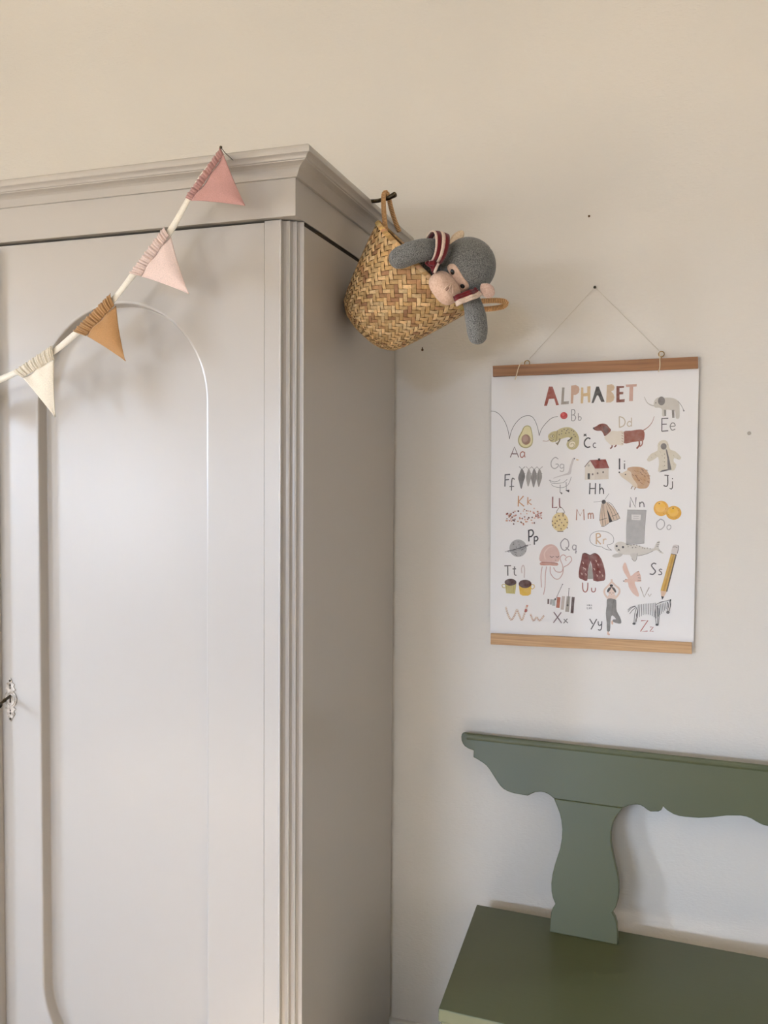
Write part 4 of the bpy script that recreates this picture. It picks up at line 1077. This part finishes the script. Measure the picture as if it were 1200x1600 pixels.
# body inside the basket, with the two arms: one continuous stuffed figure below the neck
neck = hc - HU*.046 - HF*.006 + Vector((-.012, .012, .0))
chest = rc + AX*.004 + Vector((.006, -.030, .0)); belly = bc + AX*.075
mb = MB()
mb.tube(smooth_path([neck, neck.lerp(chest, .5), chest, chest.lerp(belly, .5), belly, belly-AX*.02], 4), [.024, .027, .030, .033, .036, .039, .042, .044, .046, .048, .049, .050, .050, .050, .049, .047, .044, .040, .032, .022, .010], 20)
mpart(mb, 'body', GREY_FELT, smooth=True)
def arm(path, rad, name='arm'):
    P = smooth_path(path, 6); n = len(P); R = []
    for i in range(n):
        t = i/(n-1)*(len(rad)-1); k = min(int(t), len(rad)-2); R.append(rad[k]+(rad[k+1]-rad[k])*(t-k))
    d = (P[-1]-P[-2]).normalized(); r = R[-1]
    for q in (.35, .62, .82, .95, 1.0): P.append(P[n-1]+d*r*q*.9); R.append(r*math.sqrt(max(.0004, 1-q*q)))
    mb = MB(); mb.tube(P, R, 20); return mpart(mb, name, GREY_FELT, smooth=True)
a = arm([on_y(700, 400, -.445), on_y(688, 392.5, -.470), on_y(668, 390, -.497), on_y(646, 394.5, -.512), on_y(626, 402.5, -.514), on_y(622, 404, -.513)], [.0195, .020, .0208, .0216, .0208, .0192]); a['label'] = 'arm laid over the rim, pointing left'
a = arm([on_y(733, 461, -.44), on_y(738, 474, -.445), on_y(743, 495, -.45), on_y(745.5, 515, -.45), on_y(746.2, 525, -.448)], [.0150, .0178, .0208, .0205, .0180]); a['label'] = 'arm hanging straight down'
# muzzle
mc = on_y(694.8, 450.0, -.472)
mf = (fr*.75-ur*.66).normalized(); me_ = er; mu = me_.cross(mf)
if mu.dot(ur) < 0: mu = -mu
MR = (.0345, .0265, .0215)
def muz(d):                                     # fuller than an ellipsoid, so the sewn upper edge runs straight
    q = (abs(d.x)**2.7+abs(d.y)**2.7+abs(d.z)**2.7)**(-1/2.7); return q*.97
mb = MB(); mb.ball(mc, (me_, mf, mu), MR, 36, 22, muz); mz = mpart(mb, 'muzzle', BEIGE_FELT, smooth=True)
def on_ball(c, ax, rad, d, lift=0.0):
    d = d.normalized(); return c + ax[0]*d.x*rad[0]*(1+lift) + ax[1]*d.y*rad[1]*(1+lift) + ax[2]*d.z*rad[2]*(1+lift)
def on_head(d, lift=0.0):
    d = d.normalized(); return on_ball(hc, HAX, HR, d, (1+lift)*head_fn(d)-1)
def hit_ball(px, py, c, ax, rad):
    """where a surveyed sight line meets an ellipsoid"""
    o = CAM-c; d = sight(px, py)
    O = Vector([o.dot(ax[i])/rad[i] for i in range(3)]); D = Vector([d.dot(ax[i])/rad[i] for i in range(3)])
    A_, B_, C_ = D.dot(D), 2*O.dot(D), O.dot(O)-1
    disc = B_*B_-4*A_*C_
    t = (-B_-math.sqrt(disc))/(2*A_) if disc > 0 else -B_/(2*A_)
    p = O+D*t; return p.normalized()
MAX_ = (me_, mf, mu)
HAX = (HE, HF, HU)
# pinched nose pleats
mb = MB()
for pts, r in (([(694.5,452),(698,448),(702.5,444.5),(705.5,441)], .0022), ([(699.5,455.5),(702,449.5),(704.5,445),(706,441)], .0020), ([(706.5,458),(707,451),(707,445),(706.5,440.5)], .0018)):
    mb.tube(smooth_path([on_ball(mc, MAX_, MR, hit_ball(x, y, mc, MAX_, MR), muz(hit_ball(x, y, mc, MAX_, MR))-1+.012) for x, y in pts], 4), [r*.5]+[r]*(len(pts)*4-5)+[r*.7, r*.4], 8)
mpart(mb, 'nose_pleat', BEIGE_FELT, mz, smooth=True)
mb = MB(); mb.tube([on_ball(mc, MAX_, MR, hit_ball(x, y, mc, MAX_, MR), muz(hit_ball(x, y, mc, MAX_, MR))-1+.05) for x, y in ((696.5,454),(699.5,451.2),(703,447.5))], [.0009, .0014, .0007], 6); mpart(mb, 'nose_stitch', THREAD, mz, smooth=True)
# eye patch: a rounded beige strip sewn on the head
def patch(name, mat, outline, lift, parent):
    P = smooth_path([(x, y, 0) for x, y in outline], 5, True)
    cx = sum(p.x for p in P)/len(P); cy = sum(p.y for p in P)/len(P)
    rows = []
    for k, lf in ((1.0, -.01), (.985, lift), (.8, lift+.008), (.55, lift+.012), (.28, lift+.012), (.02, lift+.012)):
        rows.append([on_head(hit_ball(cx+(p.x-cx)*k, cy+(p.y-cy)*k, hc, HAX, HR), lf) for p in P])
    mb = MB(); mb.grid(rows, wrap=True); return mpart(mb, name, mat, parent, smooth=True)
eyep = patch('eye_patch', BEIGE_FELT, [(699,419),(700.5,414.5),(705,411.8),(710.5,413),(715,418.5),(720,426.5),(725,434.5),(730.5,441),(733,446.5),(731.5,451.5),(726.5,454.3),(720.5,454.5),(716,450),(710,440),(704,430)], .03, monkey)
for ex_, ey_ in ((708, 424.5), (723, 445.8)):
    d = hit_ball(ex_, ey_, hc, HAX, HR); c = on_head(d, .05)
    n = (c-hc).normalized(); s1 = n.cross(Vector((0, 0, 1))).normalized(); s2 = n.cross(s1)
    mb = MB(); mb.ball(c, (s1, s2, n), (.0046, .0054, .0022), 16, 10); mpart(mb, 'eye', BLACK, smooth=True)
# ears
def ear(px, py, y, along, across, rl, rw, mat, lab):
    c = on_y(px, py, y); al = (RGT*along[0]-UPV*along[1]).normalized(); ac = (RGT*across[0]-UPV*across[1]).normalized(); nn = al.cross(ac)
    mb = MB(); mb.ball(c, (al, ac, nn), (rl, rw, .0055), 28, 14, lambda d: 1-.25*max(0, -d.x)*abs(d.y)); e = mpart(mb, 'ear', mat, smooth=True); e['label'] = lab
    mb = MB(); f = -1 if nn.dot(FWD) > 0 else 1
    mb.tube([c+nn*f*(.0046-.0022*abs(math.cos(q)))+al*math.cos(q)*rl*.80+ac*math.sin(q)*rw*.80 for q in [math.pi*(-.8+1.6*k/24) for k in range(25)]], .0009, 6); mpart(mb, 'ear_seam', mat, e, smooth=True)
ear(712.5, 374, -.440, (13, -14.5), (.8, .75), .0215, .0105, CREAM_FELT, 'cream ear at the upper left of the head')
ear(761, 453.5, -.455, (8, 9), (1, -.8), .0165, .0135, PINK_FELT, 'pinkish ear at the lower right of the head')
# striped scarf: loop round the raised shoulder, strip under the chin, knot
RED, CRM = lin((104, 26, 30)), lin((222, 196, 176))
scarf = MB()
stripes = [(0, .14, CRM), (.14, .43, RED), (.43, .68, CRM), (.68, 1.0, RED)]
sc_c = on_y(681, 388.5, -.487); axs = (RGT*.93+UPV*-.10+FWD*.30).normalized(); s1 = (UPV-axs*UPV.dot(axs)).normalized(); s2 = axs.cross(s1)
for t0, t1, c in stripes:
    rows = []
    for w in (t0, (t0+t1)/2, t1):
        row = []
        for k in range(40):
            q = 2*math.pi*k/40; rad_ = .0285+.0012*math.sin(3*q)+.0016*math.sin(math.pi*w)
            row.append(sc_c+axs*((w-.5)*.027*(1.0+.18*math.cos(q)))+s1*(math.cos(q)*rad_*.98)+s2*(math.sin(q)*rad_*1.22))
        rows.append(row)
    scarf.grid(rows, c, wrap=True)
def strip(path, wid, cols):
    n = len(cols)
    P = smooth_path(path, 6)
    for k, c in enumerate(cols):
        rows = [[], []]
        for i, p in enumerate(P):
            d = (P[min(i+1, len(P)-1)]-P[max(i-1, 0)]).normalized(); nr = d.cross(FWD).normalized(); nr = nr if nr.z > 0 else -nr
            for e in (0, 1): rows[e].append(p+nr*wid*(.5-(k+e)/n)+FWD*(.002*math.sin(i*.7)))
        scarf.grid(rows, c)
ring = scarf; scarf = MB()
strip([on_y(711, 471, -.492), on_y(716, 468.5, -.494), on_y(728, 463.5, -.490), on_y(740, 459.5, -.480), on_y(748, 455, -.462)], .0200, [RED, RED, CRM, CRM])
band = scarf; scarf = MB()
strip([on_y(668, 408, -.500), on_y(673, 413, -.502), on_y(681, 416, -.498)], .012, [CRM, RED, RED])
strip([on_y(683, 411, -.503), on_y(680, 418, -.506), on_y(677, 425, -.500)], .010, [RED, CRM])
strip([on_y(672, 412, -.500), on_y(676, 419, -.500), on_y(679, 426, -.494)], .008, [RED, RED])
tie = scarf; scarf = mpart(ring, 'scarf', SCARF, smooth=True, colors=True, solid=.0018)
mpart(band, 'scarf_band', SCARF, scarf, smooth=True, colors=True, solid=.0018)
mpart(tie, 'scarf_tie', SCARF, scarf, smooth=True, colors=True, solid=.0018)
scarf['label'] = 'dark red and cream striped knitted scarf'
mb = MB(); kc = on_y(677, 411.5, -.503); mb.ball(kc, (RGT, UPV, FWD), (.0085, .006, .006), 16, 10, lambda d: 1+.12*math.sin(6*d.x)); mb.c = [RED]*len(mb.v)
mpart(mb, 'scarf_knot', SCARF, scarf, smooth=True, colors=True)
